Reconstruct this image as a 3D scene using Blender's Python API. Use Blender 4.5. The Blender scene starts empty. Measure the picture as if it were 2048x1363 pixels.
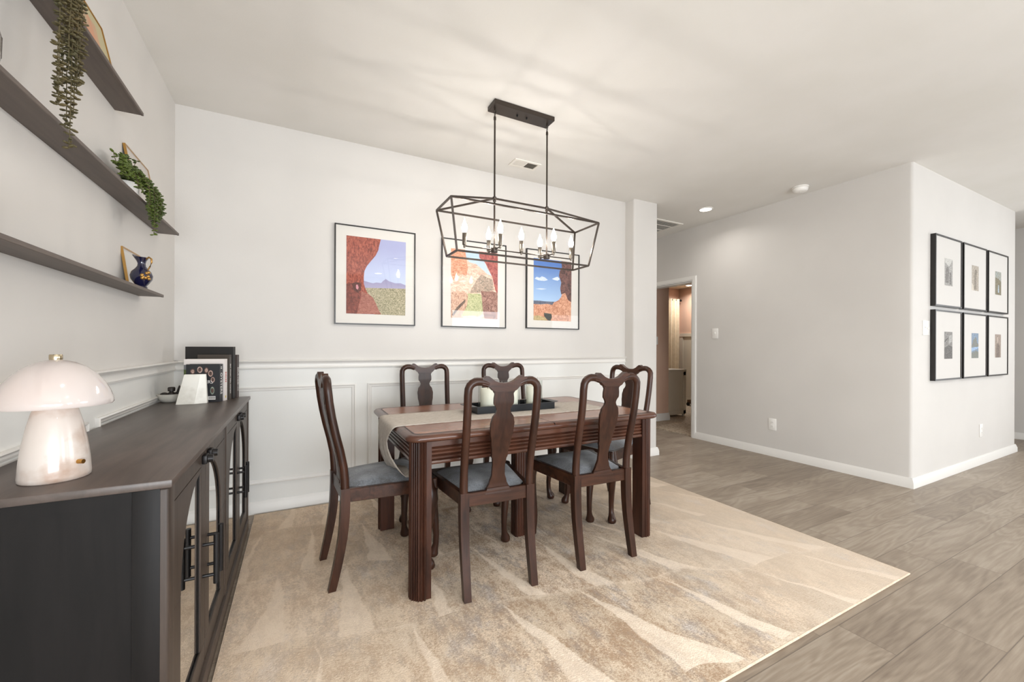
import bpy, bmesh, math, random
from mathutils import Matrix, Vector
from math import sin, cos, pi, radians, sqrt, atan2
random.seed(7)
scene = bpy.context.scene
COL = scene.collection

# ------------------------------------------------------------------ materials
def lin(c):
    return tuple((v/255/12.92 if v/255 <= .04045 else ((v/255+.055)/1.055)**2.4) for v in c) + (1.0,)

class NT:
    def __init__(s, name):
        s.m = bpy.data.materials.new(name); s.m.use_nodes = True
        s.t = s.m.node_tree; s.t.nodes.clear()
        s.out = s.t.nodes.new('ShaderNodeOutputMaterial')
    def n(s, typ, **kw):
        nd = s.t.nodes.new(typ)
        for k, v in kw.items(): setattr(nd, k, v)
        return nd
    def put(s, sock, v):
        if isinstance(v, bpy.types.NodeSocket): s.t.links.new(v, sock)
        elif v is not None: sock.default_value = v
    def math(s, op, a, b=None, c=None, clamp=False):
        nd = s.n('ShaderNodeMath', operation=op); nd.use_clamp = clamp
        for i, v in enumerate((a, b, c)):
            if v is not None: s.put(nd.inputs[i], v)
        return nd.outputs[0]
    def mix(s, f, a, b, blend='MIX'):
        nd = s.n('ShaderNodeMix', data_type='RGBA', blend_type=blend)
        s.put(nd.inputs[0], f); s.put(nd.inputs[6], a); s.put(nd.inputs[7], b)
        return nd.outputs[2]
    def coord(s, scale=(1,1,1), loc=(0,0,0)):
        tc = s.n('ShaderNodeTexCoord'); mp = s.n('ShaderNodeMapping')
        mp.inputs['Scale'].default_value = scale; mp.inputs['Location'].default_value = loc
        s.t.links.new(tc.outputs['Object'], mp.inputs['Vector']); return mp.outputs[0]
    def noise(s, vec, scale, detail=3, rough=.5, dist=0):
        nd = s.n('ShaderNodeTexNoise'); s.put(nd.inputs['Vector'], vec)
        nd.inputs['Scale'].default_value = scale; nd.inputs['Detail'].default_value = detail
        nd.inputs['Roughness'].default_value = rough; nd.inputs['Distortion'].default_value = dist
        return nd.outputs[0]
    def white(s, vec):
        nd = s.n('ShaderNodeTexWhiteNoise', noise_dimensions='3D'); s.put(nd.inputs['Vector'], vec)
        return nd.outputs['Value']
    def comb(s, x, y, z=0.0):
        nd = s.n('ShaderNodeCombineXYZ')
        for i, v in enumerate((x, y, z)): s.put(nd.inputs[i], v)
        return nd.outputs[0]
    def sep(s, v):
        nd = s.n('ShaderNodeSeparateXYZ'); s.put(nd.inputs[0], v); return nd.outputs
    def ramp(s, f, stops):
        nd = s.n('ShaderNodeValToRGB'); e = nd.color_ramp.elements
        while len(e) < len(stops): e.new(.5)
        for el, (p, c) in zip(e, stops): el.position = p; el.color = c
        s.put(nd.inputs[0], f); return nd.outputs[0]
    def sstep(s, v, a, b):
        nd = s.n('ShaderNodeMapRange', interpolation_type='SMOOTHSTEP'); s.put(nd.inputs[0], v)
        nd.inputs[1].default_value = a; nd.inputs[2].default_value = b; return nd.outputs[0]
    def bsdf(s, col, rough=.5, metal=0., spec=.5, coat=0., coat_rough=.05, bump=None, bstr=.1, bdist=.002, emit=None, estr=0, trans=0, sheen=0, sss=0):
        p = s.n('ShaderNodeBsdfPrincipled')
        s.put(p.inputs['Base Color'], col); s.put(p.inputs['Roughness'], rough); s.put(p.inputs['Metallic'], metal)
        p.inputs['Specular IOR Level'].default_value = spec
        p.inputs['Coat Weight'].default_value = coat; p.inputs['Coat Roughness'].default_value = coat_rough
        p.inputs['Transmission Weight'].default_value = trans; p.inputs['Sheen Weight'].default_value = sheen
        if emit: p.inputs['Emission Color'].default_value = emit; p.inputs['Emission Strength'].default_value = estr
        if bump is not None:
            b = s.n('ShaderNodeBump'); b.inputs['Strength'].default_value = bstr; b.inputs['Distance'].default_value = bdist
            s.put(b.inputs['Height'], bump); s.t.links.new(b.outputs[0], p.inputs['Normal'])
        s.t.links.new(p.outputs[0], s.out.inputs[0]); return s.m

def mat(name, c1, c2=None, rough=.5, metal=0., scale=8, stretch=(1,1,1), lo=.35, hi=.65, bump=0, bscale=80, detail=3, **kw):
    t = NT(name); v = t.coord(stretch)
    col = lin(c1)
    if c2 is not None: col = t.ramp(t.noise(v, scale, detail), [(lo, lin(c1)), (hi, lin(c2))])
    bm_ = t.noise(v, bscale, 2) if bump else None
    return t.bsdf(col, rough, metal, bump=bm_, bstr=bump, **kw)

def wood(name, c1, c2, axis='X', rough=.4, scale=3, coat=0., str_=14, spec=.5, bump=.05):
    t = NT(name); k = {'X': (1, str_, str_), 'Y': (str_, 1, str_), 'Z': (str_, str_, 1)}[axis]
    v = t.coord(k)
    f = t.noise(v, scale, 5, .6, .6)
    g = t.noise(t.coord((1,1,1)), 2.2, 2)
    f2 = t.math('ADD', t.math('MULTIPLY', f, .75), t.math('MULTIPLY', g, .25))
    return t.bsdf(t.ramp(f2, [(.32, lin(c1)), (.68, lin(c2))]), rough, bump=f, bstr=bump, coat=coat, spec=spec, coat_rough=.15)

def emission(name, col, s):
    t = NT(name); e = t.n('ShaderNodeEmission'); e.inputs[0].default_value = lin(col); e.inputs[1].default_value = s
    t.t.links.new(e.outputs[0], t.out.inputs[0]); return t.m

def clear_glass(name, tint=(255,255,255), ior=1.45, rough=0.0, gain=1.0):
    t = NT(name); lw = t.n('ShaderNodeLayerWeight'); lw.inputs[0].default_value = .5; r0 = ((ior-1)/(ior+1))**2; fz = t.math('ADD', r0, t.math('MULTIPLY', 1-r0, t.math('POWER', lw.outputs['Facing'], 5.)))
    tr = t.n('ShaderNodeBsdfTransparent'); tr.inputs[0].default_value = lin(tint)
    gl = t.n('ShaderNodeBsdfGlossy'); gl.inputs['Roughness'].default_value = rough
    mx = t.n('ShaderNodeMixShader'); t.put(mx.inputs[0], t.math('MULTIPLY', fz, gain, clamp=True))
    t.t.links.new(tr.outputs[0], mx.inputs[1]); t.t.links.new(gl.outputs[0], mx.inputs[2])
    t.t.links.new(mx.outputs[0], t.out.inputs[0]); return t.m

M = {}
M['wall'] = mat('wall_paint', (206,202,197), (210,206,201), rough=.75, scale=1.5, bump=.10, bscale=150, spec=.3)
M['wains'] = mat('wainscot_paint', (224,223,219), (228,227,223), rough=.6, scale=1.5, bump=.10, bscale=150, spec=.4)
M['trim'] = mat('trim_paint', (226,223,218), rough=.4)
M['ceil'] = mat('ceiling_paint', (222,219,213), (226,223,218), rough=.85, scale=2, bump=.12, bscale=170, spec=.2)
M['pink'] = mat('pink_wall_paint', (205,170,148), (211,178,157), rough=.8, scale=2)
M['bed_ceil'] = mat('bedroom_ceiling_paint', (200,184,164), rough=.85)
M['bed_wains'] = mat('bedroom_wainscot_paint', (214,204,186), rough=.6)
M['carpet'] = mat('carpet', (150,132,112), (205,190,170), rough=1., scale=45, bump=.8, bscale=160, lo=.3, hi=.7)
M['white_cab'] = mat('white_cabinet_paint', (226,218,202), rough=.5)
M['curtain'] = mat('cream_curtain', (218,200,172), (226,210,184), rough=.9, scale=20)
M['black_metal'] = mat('black_metal', (38,36,36), rough=.42, metal=.6)
M['bronze'] = mat('dark_bronze_metal', (70,62,56), rough=.38, metal=.75)
M['pewter'] = mat('pewter_candle_sleeve', (120,112,102), rough=.3, metal=.9)
M['black_frame'] = mat('black_picture_frame', (28,25,24), rough=.35)
M['matboard'] = mat('white_mat_board', (218,214,207), rough=.8)
M['matboard2'] = mat('warm_mat_board', (206,202,197), rough=.8)
M['pic_glass'] = clear_glass('picture_glass', (255,255,255), 1.5, 0.0, 1.15)
M['hur_glass'] = clear_glass('hurricane_glass', (247,250,248), 1.45, 0.0, 1.2)
M['side_wood'] = wood('charcoal_oak', (56,47,41), (78,66,58), 'Y', rough=.45, str_=10, spec=.3)
M['side_wood_v'] = wood('charcoal_oak_upright', (52,44,39), (78,66,58), 'Z', rough=.45, str_=10, spec=.3)
M['side_top'] = wood('charcoal_oak_top', (66,57,52), (96,84,77), 'Y', rough=.38, str_=9, scale=2.2)
M['side_panel'] = wood('charcoal_oak_end', (19,17,16), (27,24,23), 'Z', rough=.5, str_=10, spec=.2)  # end oak darkened in colour to offset the strong front fill
M['mirror'] = mat('door_mirror', (225,226,224), rough=.02, metal=1.)
M['shelf'] = wood('dark_oak_shelf', (84,74,68), (104,93,85), 'Y', rough=.5, str_=10)
M['chair'] = wood('dark_walnut', (27,15,10), (72,43,30), 'Z', rough=.34, str_=7, scale=3.5, coat=.0, spec=.32)
M['chair_x'] = wood('dark_walnut_rail', (30,17,12), (80,49,34), 'X', rough=.34, str_=7, scale=3.5, coat=.0, spec=.32)
M['table_top'] = wood('table_veneer', (108,66,47), (160,110,82), 'X', rough=.27, str_=5, scale=2.5, coat=.15)
M['table_rim'] = wood('table_rim_wood', (58,33,24), (96,60,44), 'X', rough=.3, str_=7, coat=.15, spec=.4)
M['table_leg'] = wood('table_leg_wood', (34,18,13), (76,44,31), 'Z', rough=.34, str_=7, coat=.0, spec=.35)
M['inlay'] = mat('dark_inlay', (44,28,22), rough=.4)
M['runner'] = mat('linen_runner', (176,166,154), (206,198,188), rough=.95, scale=60, stretch=(1,6,1), bump=.4, bscale=260)
M['tray'] = mat('black_tray', (30,32,35), rough=.35, metal=.3)
M['wax'] = mat('ivory_wax', (240,234,218), (244,240,228), rough=.5, scale=4)
M['marble'] = mat('white_marble', (200,190,182), (158,126,104), rough=.28, scale=11, lo=.48, hi=.72, detail=5, coat=.5)
M['marble_end'] = mat('grey_white_marble', (236,233,224), (206,200,188), rough=.35, scale=14, lo=.5, hi=.78, detail=4)
M['opal'] = mat('opal_glass_shade', (196,182,175), (190,185,184), rough=.12, scale=3, coat=.6, emit=lin((255,225,205)), estr=.04)
M['brass'] = mat('brass', (196,150,84), rough=.25, metal=1.)
M['nickel'] = mat('pale_brass_finial', (190,176,150), rough=.22, metal=1.)
M['ceramic'] = mat('grey_white_ceramic', (206,202,192), rough=.45)
M['pod'] = mat('dark_dried_pod', (26,22,20), (52,42,36), rough=.5, scale=60)
M['leaf'] = mat('green_succulent_leaf', (46,60,20), (92,108,38), rough=.45, scale=9, lo=.3, hi=.7)
M['leaf2'] = mat('olive_succulent_leaf', (56,58,32), (106,90,56), rough=.5, scale=9, lo=.3, hi=.7)
M['stem'] = mat('plant_stem', (84,74,46), rough=.7)
M['soil'] = mat('potting_soil', (50,40,32), rough=1.)
M['gold'] = mat('gold_edge', (180,138,76), rough=.35, metal=.8)
M['cobalt'] = mat('cobalt_porcelain', (14,14,38), (18,20,60), rough=.08, scale=5, coat=.8)
M['plastic'] = mat('white_plastic', (236,233,228), rough=.4)
M['dark_slot'] = mat('vent_shadow', (120,114,104), rough=.9)
M['vent'] = mat('vent_enamel', (226,221,212), rough=.5)
def bulb_mat():
    t = NT('lit_clear_bulb'); e = t.n('ShaderNodeEmission'); e.inputs[0].default_value = lin((255,246,232)); e.inputs[1].default_value = 22.
    tr = t.n('ShaderNodeBsdfTransparent'); ad = t.n('ShaderNodeAddShader')
    t.t.links.new(e.outputs[0], ad.inputs[0]); t.t.links.new(tr.outputs[0], ad.inputs[1]); t.t.links.new(ad.outputs[0], t.out.inputs[0]); return t.m
M['bulb'] = bulb_mat()
M['lens'] = emission('lit_lens', (255,246,232), 14)
M['text_w'] = mat('white_print', (236,232,228), rough=.6)
M['text_r'] = mat('red_print', (190,90,80), rough=.6)
M['dark_vase'] = mat('dark_vase_glaze', (46,42,42), rough=.3)
M['ribbed'] = clear_glass('ribbed_glass', (225,222,220), 1.5, .05, 1.8)

def seat_fabric():
    t = NT('grey_blue_velvet'); v = t.coord((1,1,1))
    a = t.noise(v, 7, 3); b = t.noise(t.coord((90,30,30)), 4, 2)
    f = t.math('ADD', t.math('MULTIPLY', a, .65), t.math('MULTIPLY', b, .35))
    return t.bsdf(t.ramp(f, [(.38, lin((76,72,70))), (.5, lin((106,110,116))), (.64, lin((142,146,152)))]), .8, sheen=.3, bump=b, bstr=.2)
M['fabric'] = seat_fabric()

def floor_mat():
    t = NT('grey_oak_planks'); x, y, z = t.sep(t.coord())[:3]
    ry = t.math('DIVIDE', t.math('SUBTRACT', y, .898), .191); row = t.math('FLOOR', ry); fy = t.math('SUBTRACT', ry, row)
    rx = t.math('ADD', t.math('DIVIDE', x, 1.22), t.white(t.comb(row, 3.3, 1.7)))
    cel = t.math('FLOOR', rx); fx = t.math('SUBTRACT', rx, cel)
    rnd = t.white(t.comb(cel, row, 9.1))
    sx = t.math('MINIMUM', fx, t.math('SUBTRACT', 1., fx)); sy = t.math('MINIMUM', fy, t.math('SUBTRACT', 1., fy))
    seam = t.math('MAXIMUM', t.math('LESS_THAN', sx, .0012), t.math('LESS_THAN', sy, .009))
    off = t.math('MULTIPLY', rnd, 37.)
    v = t.comb(t.math('ADD', t.math('MULTIPLY', x, 1.0), off), t.math('ADD', t.math('MULTIPLY', y, 6.), off), off)
    nz = t.noise(v, 1.0, 2, .5, .5)
    rings = t.math('SINE', t.math('MULTIPLY', nz, 70.))
    fine = t.noise(t.comb(t.math('MULTIPLY', x, 5.), t.math('MULTIPLY', y, 95.), off), 1.0, 4, .65)
    blot = t.noise(t.comb(t.math('ADD', x, off), t.math('MULTIPLY', y, 3.), off), 1.6, 3)
    f = t.math('ADD', t.math('MULTIPLY', rnd, .14), t.math('MULTIPLY', blot, .42))
    f = t.math('ADD', f, t.math('MULTIPLY', rings, .045)); f = t.math('ADD', f, t.math('MULTIPLY', fine, .40))
    col = t.ramp(f, [(.28, lin((118,104,90))), (.5, lin((148,134,118))), (.72, lin((174,162,147)))])
    col = t.mix(t.math('MULTIPLY', seam, .62), col, lin((84,73,64)))
    return t.bsdf(col, t.math('ADD', .34, t.math('MULTIPLY', fine, .16)), bump=t.math('SUBTRACT', fine, seam), bstr=.08)
M['floor'] = floor_mat()

def rug_mat():
    t = NT('abstract_plume_rug'); P = t.coord(); x, y, z = t.sep(P)[:3]
    warp = t.noise(P, 2.6, 2); warp2 = t.noise(P, 1.3, 2); jag = t.noise(P, 38, 3, .7)
    d = t.math('SUBTRACT', 3.31, y)
    vv = t.math('ADD', t.math('DIVIDE', t.math('ADD', d, t.math('MULTIPLY', x, -.20)), .56), t.math('MULTIPLY', warp2, .7))
    row = t.math('FLOOR', vv); fv = t.math('SUBTRACT', vv, row)
    fan = t.math('MULTIPLY', t.math('MULTIPLY', d, t.math('SUBTRACT', x, .35)), -.17)
    uu = t.math('ADD', t.math('DIVIDE', t.math('ADD', x, fan), .27), t.math('MULTIPLY', row, .43))
    uu = t.math('ADD', uu, t.math('MULTIPLY', warp, .35))
    cel = t.math('FLOOR', uu); fu = t.math('SUBTRACT', uu, cel)
    r1 = t.white(t.comb(cel, row, .5)); r2 = t.white(t.comb(cel, row, 7.5)); r3 = t.white(t.comb(row, cel, 3.5))
    dist = t.math('SUBTRACT', .5, t.math('ABSOLUTE', t.math('SUBTRACT', fu, .5)))
    hw = t.math('MULTIPLY', t.math('ADD', .0, t.math('MULTIPLY', r2, .26)), fv)
    wedge = t.sstep(t.math('ADD', t.math('SUBTRACT', hw, dist), t.math('MULTIPLY', t.math('SUBTRACT', jag, .5), .07)), -.012, .02)
    line = t.math('SUBTRACT', 1., t.sstep(t.math('ADD', fv, t.math('MULTIPLY', t.math('SUBTRACT', jag, .5), .12)), .0, .06)); line = t.math('MULTIPLY', line, t.math('GREATER_THAN', r3, .55))
    light = t.math('MAXIMUM', wedge, t.math('MULTIPLY', line, .6))
    base = t.ramp(r1, [(.0, lin((194,176,154))), (.35, lin((216,198,176))), (.6, lin((200,184,164))), (.85, lin((226,209,189)))])
    big = t.noise(t.comb(t.math('MULTIPLY', x, 2.2), t.math('MULTIPLY', y, 1.5), 0.), 2.0, 5, .65)
    base = t.mix(t.math('MULTIPLY', t.sstep(big, .42, .68), .8), base, lin((224,203,179)))
    blue = t.noise(t.comb(t.math('MULTIPLY', x, 6.), t.math('MULTIPLY', y, 3.), 5.), 1.5, 5, .7)
    base = t.mix(t.math('MULTIPLY', t.sstep(blue, .54, .72), .6), base, lin((200,197,198)))
    tex = t.noise(P, 120, 4, .8); mid = t.noise(t.comb(t.math('MULTIPLY', x, 22.), t.math('MULTIPLY', y, 9.), 2.), 1.0, 5, .7); lowm = t.noise(P, 4.5, 3, .6)
    mot = t.math('ADD', t.math('MULTIPLY', tex, .5), t.math('ADD', t.math('MULTIPLY', mid, .35), t.math('MULTIPLY', lowm, .25)))
    spk = t.sstep(mot, .485, .62)
    dark = t.mix(t.sstep(blue, .4, .6), lin((154,126,100)), lin((142,128,118)))
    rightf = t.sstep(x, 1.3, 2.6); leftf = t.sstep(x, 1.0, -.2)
    amt = t.math('MULTIPLY', spk, t.math('SUBTRACT', .78, t.math('MULTIPLY', rightf, .46)))
    amt = t.math('MULTIPLY', amt, t.math('SUBTRACT', 1., t.math('MULTIPLY', light, .62)))
    col = t.mix(t.math('MULTIPLY', light, .8), base, lin((236,220,201)))
    col = t.mix(amt, col, dark)
    lite = t.math('MULTIPLY', t.sstep(mot, .36, .50), -1.); lite = t.math('ADD', lite, 1.)
    col = t.mix(t.math('MULTIPLY', lite, .6), col, lin((240,226,210)))
    col = t.mix(t.math('MULTIPLY', rightf, .55), col, lin((206,190,173)))  # paler right side, its colour toned down to offset strong light
    col = t.mix(t.math('MULTIPLY', leftf, .48), col, lin((240,216,190)))  # colour lightened towards the left to make up for weak light
    return t.bsdf(col, 1.0, spec=.1, sheen=.0, bump=t.noise(P, 170, 3), bstr=.6, bdist=.004)
M['rug'] = rug_mat()
M['rug_edge'] = mat('rug_binding', (214,196,176), (200,180,158), rough=1., scale=60)

# ------------------------------------------------------------------ mesh builder
class G:
    def __init__(s): s.bm = bmesh.new(); s.mi = 0
    def face(s, vs):
        try: f = s.bm.faces.new(vs)
        except ValueError: return None
        f.material_index = s.mi; return f
    def box(s, x0, x1, y0, y1, z0, z1, bev=0., seg=2, mx=None):
        P = [(x, y, z) for z in (z0, z1) for y in (y0, y1) for x in (x0, x1)]
        return s.hexa(P, bev, seg, mx)
    def hexa(s, P, bev=0., seg=2, mx=None):
        v = [s.bm.verts.new(mx @ Vector(p) if mx else p) for p in P]
        fs = [s.face([v[i] for i in q]) for q in ((0,2,3,1),(4,5,7,6),(0,1,5,4),(2,6,7,3),(0,4,6,2),(1,3,7,5))]
        if bev: s.bevel(fs, bev, seg)
        return fs
    def bevel(s, fs, off, seg=2):
        es = list({e for f in fs for e in f.edges})
        r = bmesh.ops.bevel(s.bm, geom=es, offset=off, segments=seg, affect='EDGES', profile=.5, clamp_overlap=True)
        for f in r['faces']: f.material_index = s.mi
    def ring(s, c, t, r, n, up=None, ry=None, ph=0.):
        t = Vector(t).normalized(); up = Vector(up) if up else (Vector((0,0,1)) if abs(t.z) < .9 else Vector((1,0,0)))
        a = up.cross(t).normalized(); b = t.cross(a)
        ry = r if ry is None else ry
        return [s.bm.verts.new(Vector(c) + a*(r*cos(ph+2*pi*k/n)) + b*(ry*sin(ph+2*pi*k/n))) for k in range(n)]
    def tube(s, pts, r, n=10, closed=False, up=None, ry=None, ph=0.):
        pts = [Vector(p) for p in pts]; m = len(pts); rs = r if isinstance(r, (list, tuple)) else [r]*m
        rys = ry if isinstance(ry, (list, tuple)) else [ry]*m
        rings = []
        for i, p in enumerate(pts):
            if closed: t = pts[(i+1) % m] - pts[i-1]
            else: t = pts[min(i+1, m-1)] - pts[max(i-1, 0)]
            rings.append(s.ring(p, t, rs[i], n, up, rys[i], ph))
        for i in range(m if closed else m-1):
            A, B = rings[i], rings[(i+1) % m]
            for k in range(n): s.face([A[k], A[(k+1) % n], B[(k+1) % n], B[k]])
        if not closed: s.face(rings[0][::-1]); s.face(rings[-1])
    def lathe(s, prof, n=24, o=(0,0,0), caps=True, flute=0., fn=0):
        o = Vector(o); rings = []
        for r, z in prof:
            if r < 1e-5: rings.append([s.bm.verts.new(o + Vector((0,0,z)))])
            else: rings.append([s.bm.verts.new(o + Vector(((r*(1+flute*cos(fn*2*pi*k/n)))*cos(2*pi*k/n), (r*(1+flute*cos(fn*2*pi*k/n)))*sin(2*pi*k/n), z))) for k in range(n)])
        for A, B in zip(rings, rings[1:]):
            if len(A) == 1 and len(B) == 1: continue
            for k in range(n):
                if len(A) == 1: s.face([A[0], B[(k+1) % n], B[k]][::-1])
                elif len(B) == 1: s.face([A[k], A[(k+1) % n], B[0]])
                else: s.face([A[k], A[(k+1) % n], B[(k+1) % n], B[k]])
        if caps:
            if len(rings[0]) > 1: s.face(rings[0][::-1])
            if len(rings[-1]) > 1: s.face(rings[-1])
    def prism(s, poly, f, a, b, bev=0.):
        """poly: list of (u,v); f(u,v,w)->xyz ; extruded w from a to b"""
        A = [s.bm.verts.new(f(u, v, a)) for u, v in poly]; B = [s.bm.verts.new(f(u, v, b)) for u, v in poly]
        n = len(poly); fs = [s.face(A[::-1]), s.face(B)]
        fs += [s.face([A[i], A[(i+1) % n], B[(i+1) % n], B[i]]) for i in range(n)]
        fs = [q for q in fs if q]
        if bev: s.bevel(fs, bev, 1)
        return fs
    def strip(s, L, R, f, a, b):
        """plate between two matched polylines L[i],R[i] (u,v); extruded w from a to b"""
        n = len(L); V = {}
        for i in range(n):
            for k, P in ((0, L[i]), (1, R[i])):
                for w, ww in ((0, a), (1, b)): V[i, k, w] = s.bm.verts.new(f(P[0], P[1], ww))
        for i in range(n-1):
            s.face([V[i,0,0], V[i,1,0], V[i+1,1,0], V[i+1,0,0]]); s.face([V[i,0,1], V[i+1,0,1], V[i+1,1,1], V[i,1,1]])
            s.face([V[i,0,0], V[i+1,0,0], V[i+1,0,1], V[i,0,1]]); s.face([V[i,1,0], V[i,1,1], V[i+1,1,1], V[i+1,1,0]])
        for i in (0, n-1): s.face([V[i,0,0], V[i,0,1], V[i,1,1], V[i,1,0]])
    def poly(s, pts): return s.face([s.bm.verts.new(p) for p in pts])
    def ellipsoid(s, c, r, mx=None, nu=7, nv=4):
        c = Vector(c); rings = []
        for j in range(nv+1):
            th = pi*j/nv
            if j in (0, nv): rings.append([Vector((0,0,r[2]*cos(th)))])
            else: rings.append([Vector((r[0]*sin(th)*cos(2*pi*k/nu), r[1]*sin(th)*sin(2*pi*k/nu), r[2]*cos(th))) for k in range(nu)])
        rv = [[s.bm.verts.new(c + (mx @ p if mx else p)) for p in R] for R in rings]
        for A, B in zip(rv, rv[1:]):
            for k in range(nu):
                if len(A) == 1: s.face([A[0], B[k], B[(k+1) % nu]])
                elif len(B) == 1: s.face([A[k], B[0], A[(k+1) % nu]])
                else: s.face([A[k], B[k], B[(k+1) % nu], A[(k+1) % nu]])
    def obj(s, name, m, parent=None, smooth=35, loc=None):
        bmesh.ops.recalc_face_normals(s.bm, faces=s.bm.faces)
        me = bpy.data.meshes.new(name); s.bm.to_mesh(me); s.bm.free()
        for mm in (m if isinstance(m, (list, tuple)) else [m]): me.materials.append(mm if not isinstance(mm, str) else M[mm])
        if smooth:
            for p in me.polygons: p.use_smooth = True
            me.set_sharp_from_angle(angle=radians(smooth))
        o = bpy.data.objects.new(name, me); COL.objects.link(o)
        if parent: o.parent = parent
        if loc: o.location = loc
        return o

def tag(o, label, cat, group=None):
    o['label'] = label; o['category'] = cat
    if group: o['group'] = group
    return o
def thing(name, label, cat, loc=(0,0,0), rotz=0, group=None, rot=None):
    o = bpy.data.objects.new(name, None); COL.objects.link(o); o.empty_display_size = .05
    o.location = loc; o.rotation_euler = rot if rot else (0, 0, rotz)
    return tag(o, label, cat, group)
def struct(name, g, m, smooth=35):
    o = g.obj(name, m, None, smooth); o['kind'] = 'structure'; return o
def dup(root, loc, rotz, label=None):
    r = root.copy(); COL.objects.link(r); r.location = loc; r.rotation_euler = (0, 0, rotz)
    if label: r['label'] = label
    for ch in list(root.children):
        c = ch.copy(); COL.objects.link(c); c.parent = r
        for gch in list(ch.children):
            d = gch.copy(); COL.objects.link(d); d.parent = c
    return r
def text(name, body, size, m, parent, mx, align='CENTER'):
    cu = bpy.data.curves.new(name, 'FONT'); cu.body = body; cu.size = size; cu.align_x = align; cu.align_y = 'CENTER'; cu.extrude = .0003
    to = bpy.data.objects.new(name+'_tmp', cu); COL.objects.link(to)
    bpy.context.view_layer.update(); dg = bpy.context.evaluated_depsgraph_get()
    me = bpy.data.meshes.new_from_object(to.evaluated_get(dg)); bpy.data.objects.remove(to)
    me.materials.clear(); me.materials.append(M[m])
    o = bpy.data.objects.new(name, me); COL.objects.link(o); o.parent = parent; o.matrix_local = mx
    return o
def frame_mx(X, Y, Z, loc):
    m = Matrix.Identity(4)
    for i, c in enumerate((X, Y, Z)):
        for j in range(3): m[j][i] = c[j]
    for j in range(3): m[j][3] = loc[j]
    return m

# ------------------------------------------------------------------ setting
XW, YW, XB, YB, ZC = -.71, 3.37, 4.57, 1.495, 2.74
XBE, XFR, YR, YH = 7.28, 8.32, -3.0, 6.2
CX0, CX1, CY = 3.14, 3.485, 3.24

g = G(); g.box(XW-.15, XFR+.15, YR-.15, YH+.1, -.08, 0); struct('floor', g, 'floor')
g = G(); g.box(XW-.15, XFR+.15, YR-.15, YH+.1, ZC, ZC+.1); struct('ceiling', g, 'ceil')
def two_tone_wall(name, boxes, zsplit=None):
    g = G()
    for b in boxes:
        if zsplit:
            g.mi = 0; g.box(b[0], b[1], b[2], b[3], zsplit, b[5]); g.mi = 1; g.box(b[0], b[1], b[2], b[3], b[4], zsplit)
        else: g.box(*b)
    return struct(name, g, ['wall', 'wains'])
two_tone_wall('wall_left', [(XW-.12, XW, YR-.12, YW+.12, 0, ZC)], 1.04)
two_tone_wall('wall_back', [(XW, CX0+.02, YW, YW+.12, 0, ZC)], 1.04)
def rounded_block(name, x0, x1, y0, y1, corners, m, r=.022):
    pts = []
    for i, (x, y, sx, sy, a0) in enumerate(((x0,y0,1,1,pi), (x1,y0,-1,1,1.5*pi), (x1,y1,-1,-1,0), (x0,y1,1,-1,.5*pi))):
        if i in corners:
            for k in range(7):
                a = a0 + .5*pi*k/6; pts.append((x+sx*r + r*cos(a), y+sy*r + r*sin(a)))
        else: pts.append((x, y))
    g = G(); g.prism(pts, lambda u, v, w: (u, v, w), 0, ZC); return struct(name, g, m)
rounded_block('wall_column', CX0, CX1, CY, YW+.14, (0, 1), 'wall')
g = G(); g.box(CX1-.12, CX1, YW+.14, YH, 0, ZC); struct('wall_hall_left', g, 'wall')
g = G(); g.box(CX1-.12, XB+.12, YH, YH+.1, 0, ZC); struct('wall_hall_end', g, 'wall')
# right hand wall with the bedroom doorway, and the wall with the six frames
DY0, DY1, DZ = 3.665, 4.47, 2.04
g = G(); g.box(XB, XB+.12, YB+.13, DY0, 0, ZC); g.box(XB, XB+.12, DY0, DY1, DZ, ZC); g.box(XB, XB+.12, DY1, YH, 0, ZC)
struct('wall_right', g, 'wall')
rounded_block('wall_right_front', XB, XBE, YB, YB+.13, (0, 1), 'wall')
g = G(); g.box(XBE-.12, XBE, YB+.13, YH, 0, ZC); struct('wall_passage', g, 'wall')
g = G(); g.box(XFR, XFR+.12, YR, YH, 0, ZC); struct('wall_far_right', g, 'wall')
g = G(); g.box(XBE, XFR, YH, YH+.1, 0, ZC); struct('wall_passage_end', g, 'wall')
# rear wall behind the viewer with two windows (seen as reflections in the picture glass)
WINS = ((3.35, 4.75), (6.3, 7.7)); WZ0, WZ1 = .75, 2.13
g = G()
xs = [XW, WINS[0][0], WINS[0][1], WINS[1][0], WINS[1][1], XFR]
for i in range(5):
    if i % 2 == 0: g.box(xs[i], xs[i+1], YR-.12, YR, 0, ZC)
    else: g.box(xs[i], xs[i+1], YR-.12, YR, 0, WZ0); g.box(xs[i], xs[i+1], YR-.12, YR, WZ1, ZC)
struct('wall_rear', g, 'wall')
for i, (a, b) in enumerate(WINS):
    g = G()
    for q in ((a, a+.05, WZ0, WZ1), (b-.05, b, WZ0, WZ1), (a, b, WZ0, WZ0+.05), (a, b, WZ1-.05, WZ1), (a, b, 1.42, 1.46)):
        g.box(q[0], q[1], YR-.09, YR-.04, q[2], q[3])
    w = struct('window_%d' % (i+1), g, 'trim')
    g = G(); g.box(a+.05, b-.05, YR-.07, YR-.065, WZ0+.05, WZ1-.05); p = g.obj('pane', 'pic_glass', w)

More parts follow.
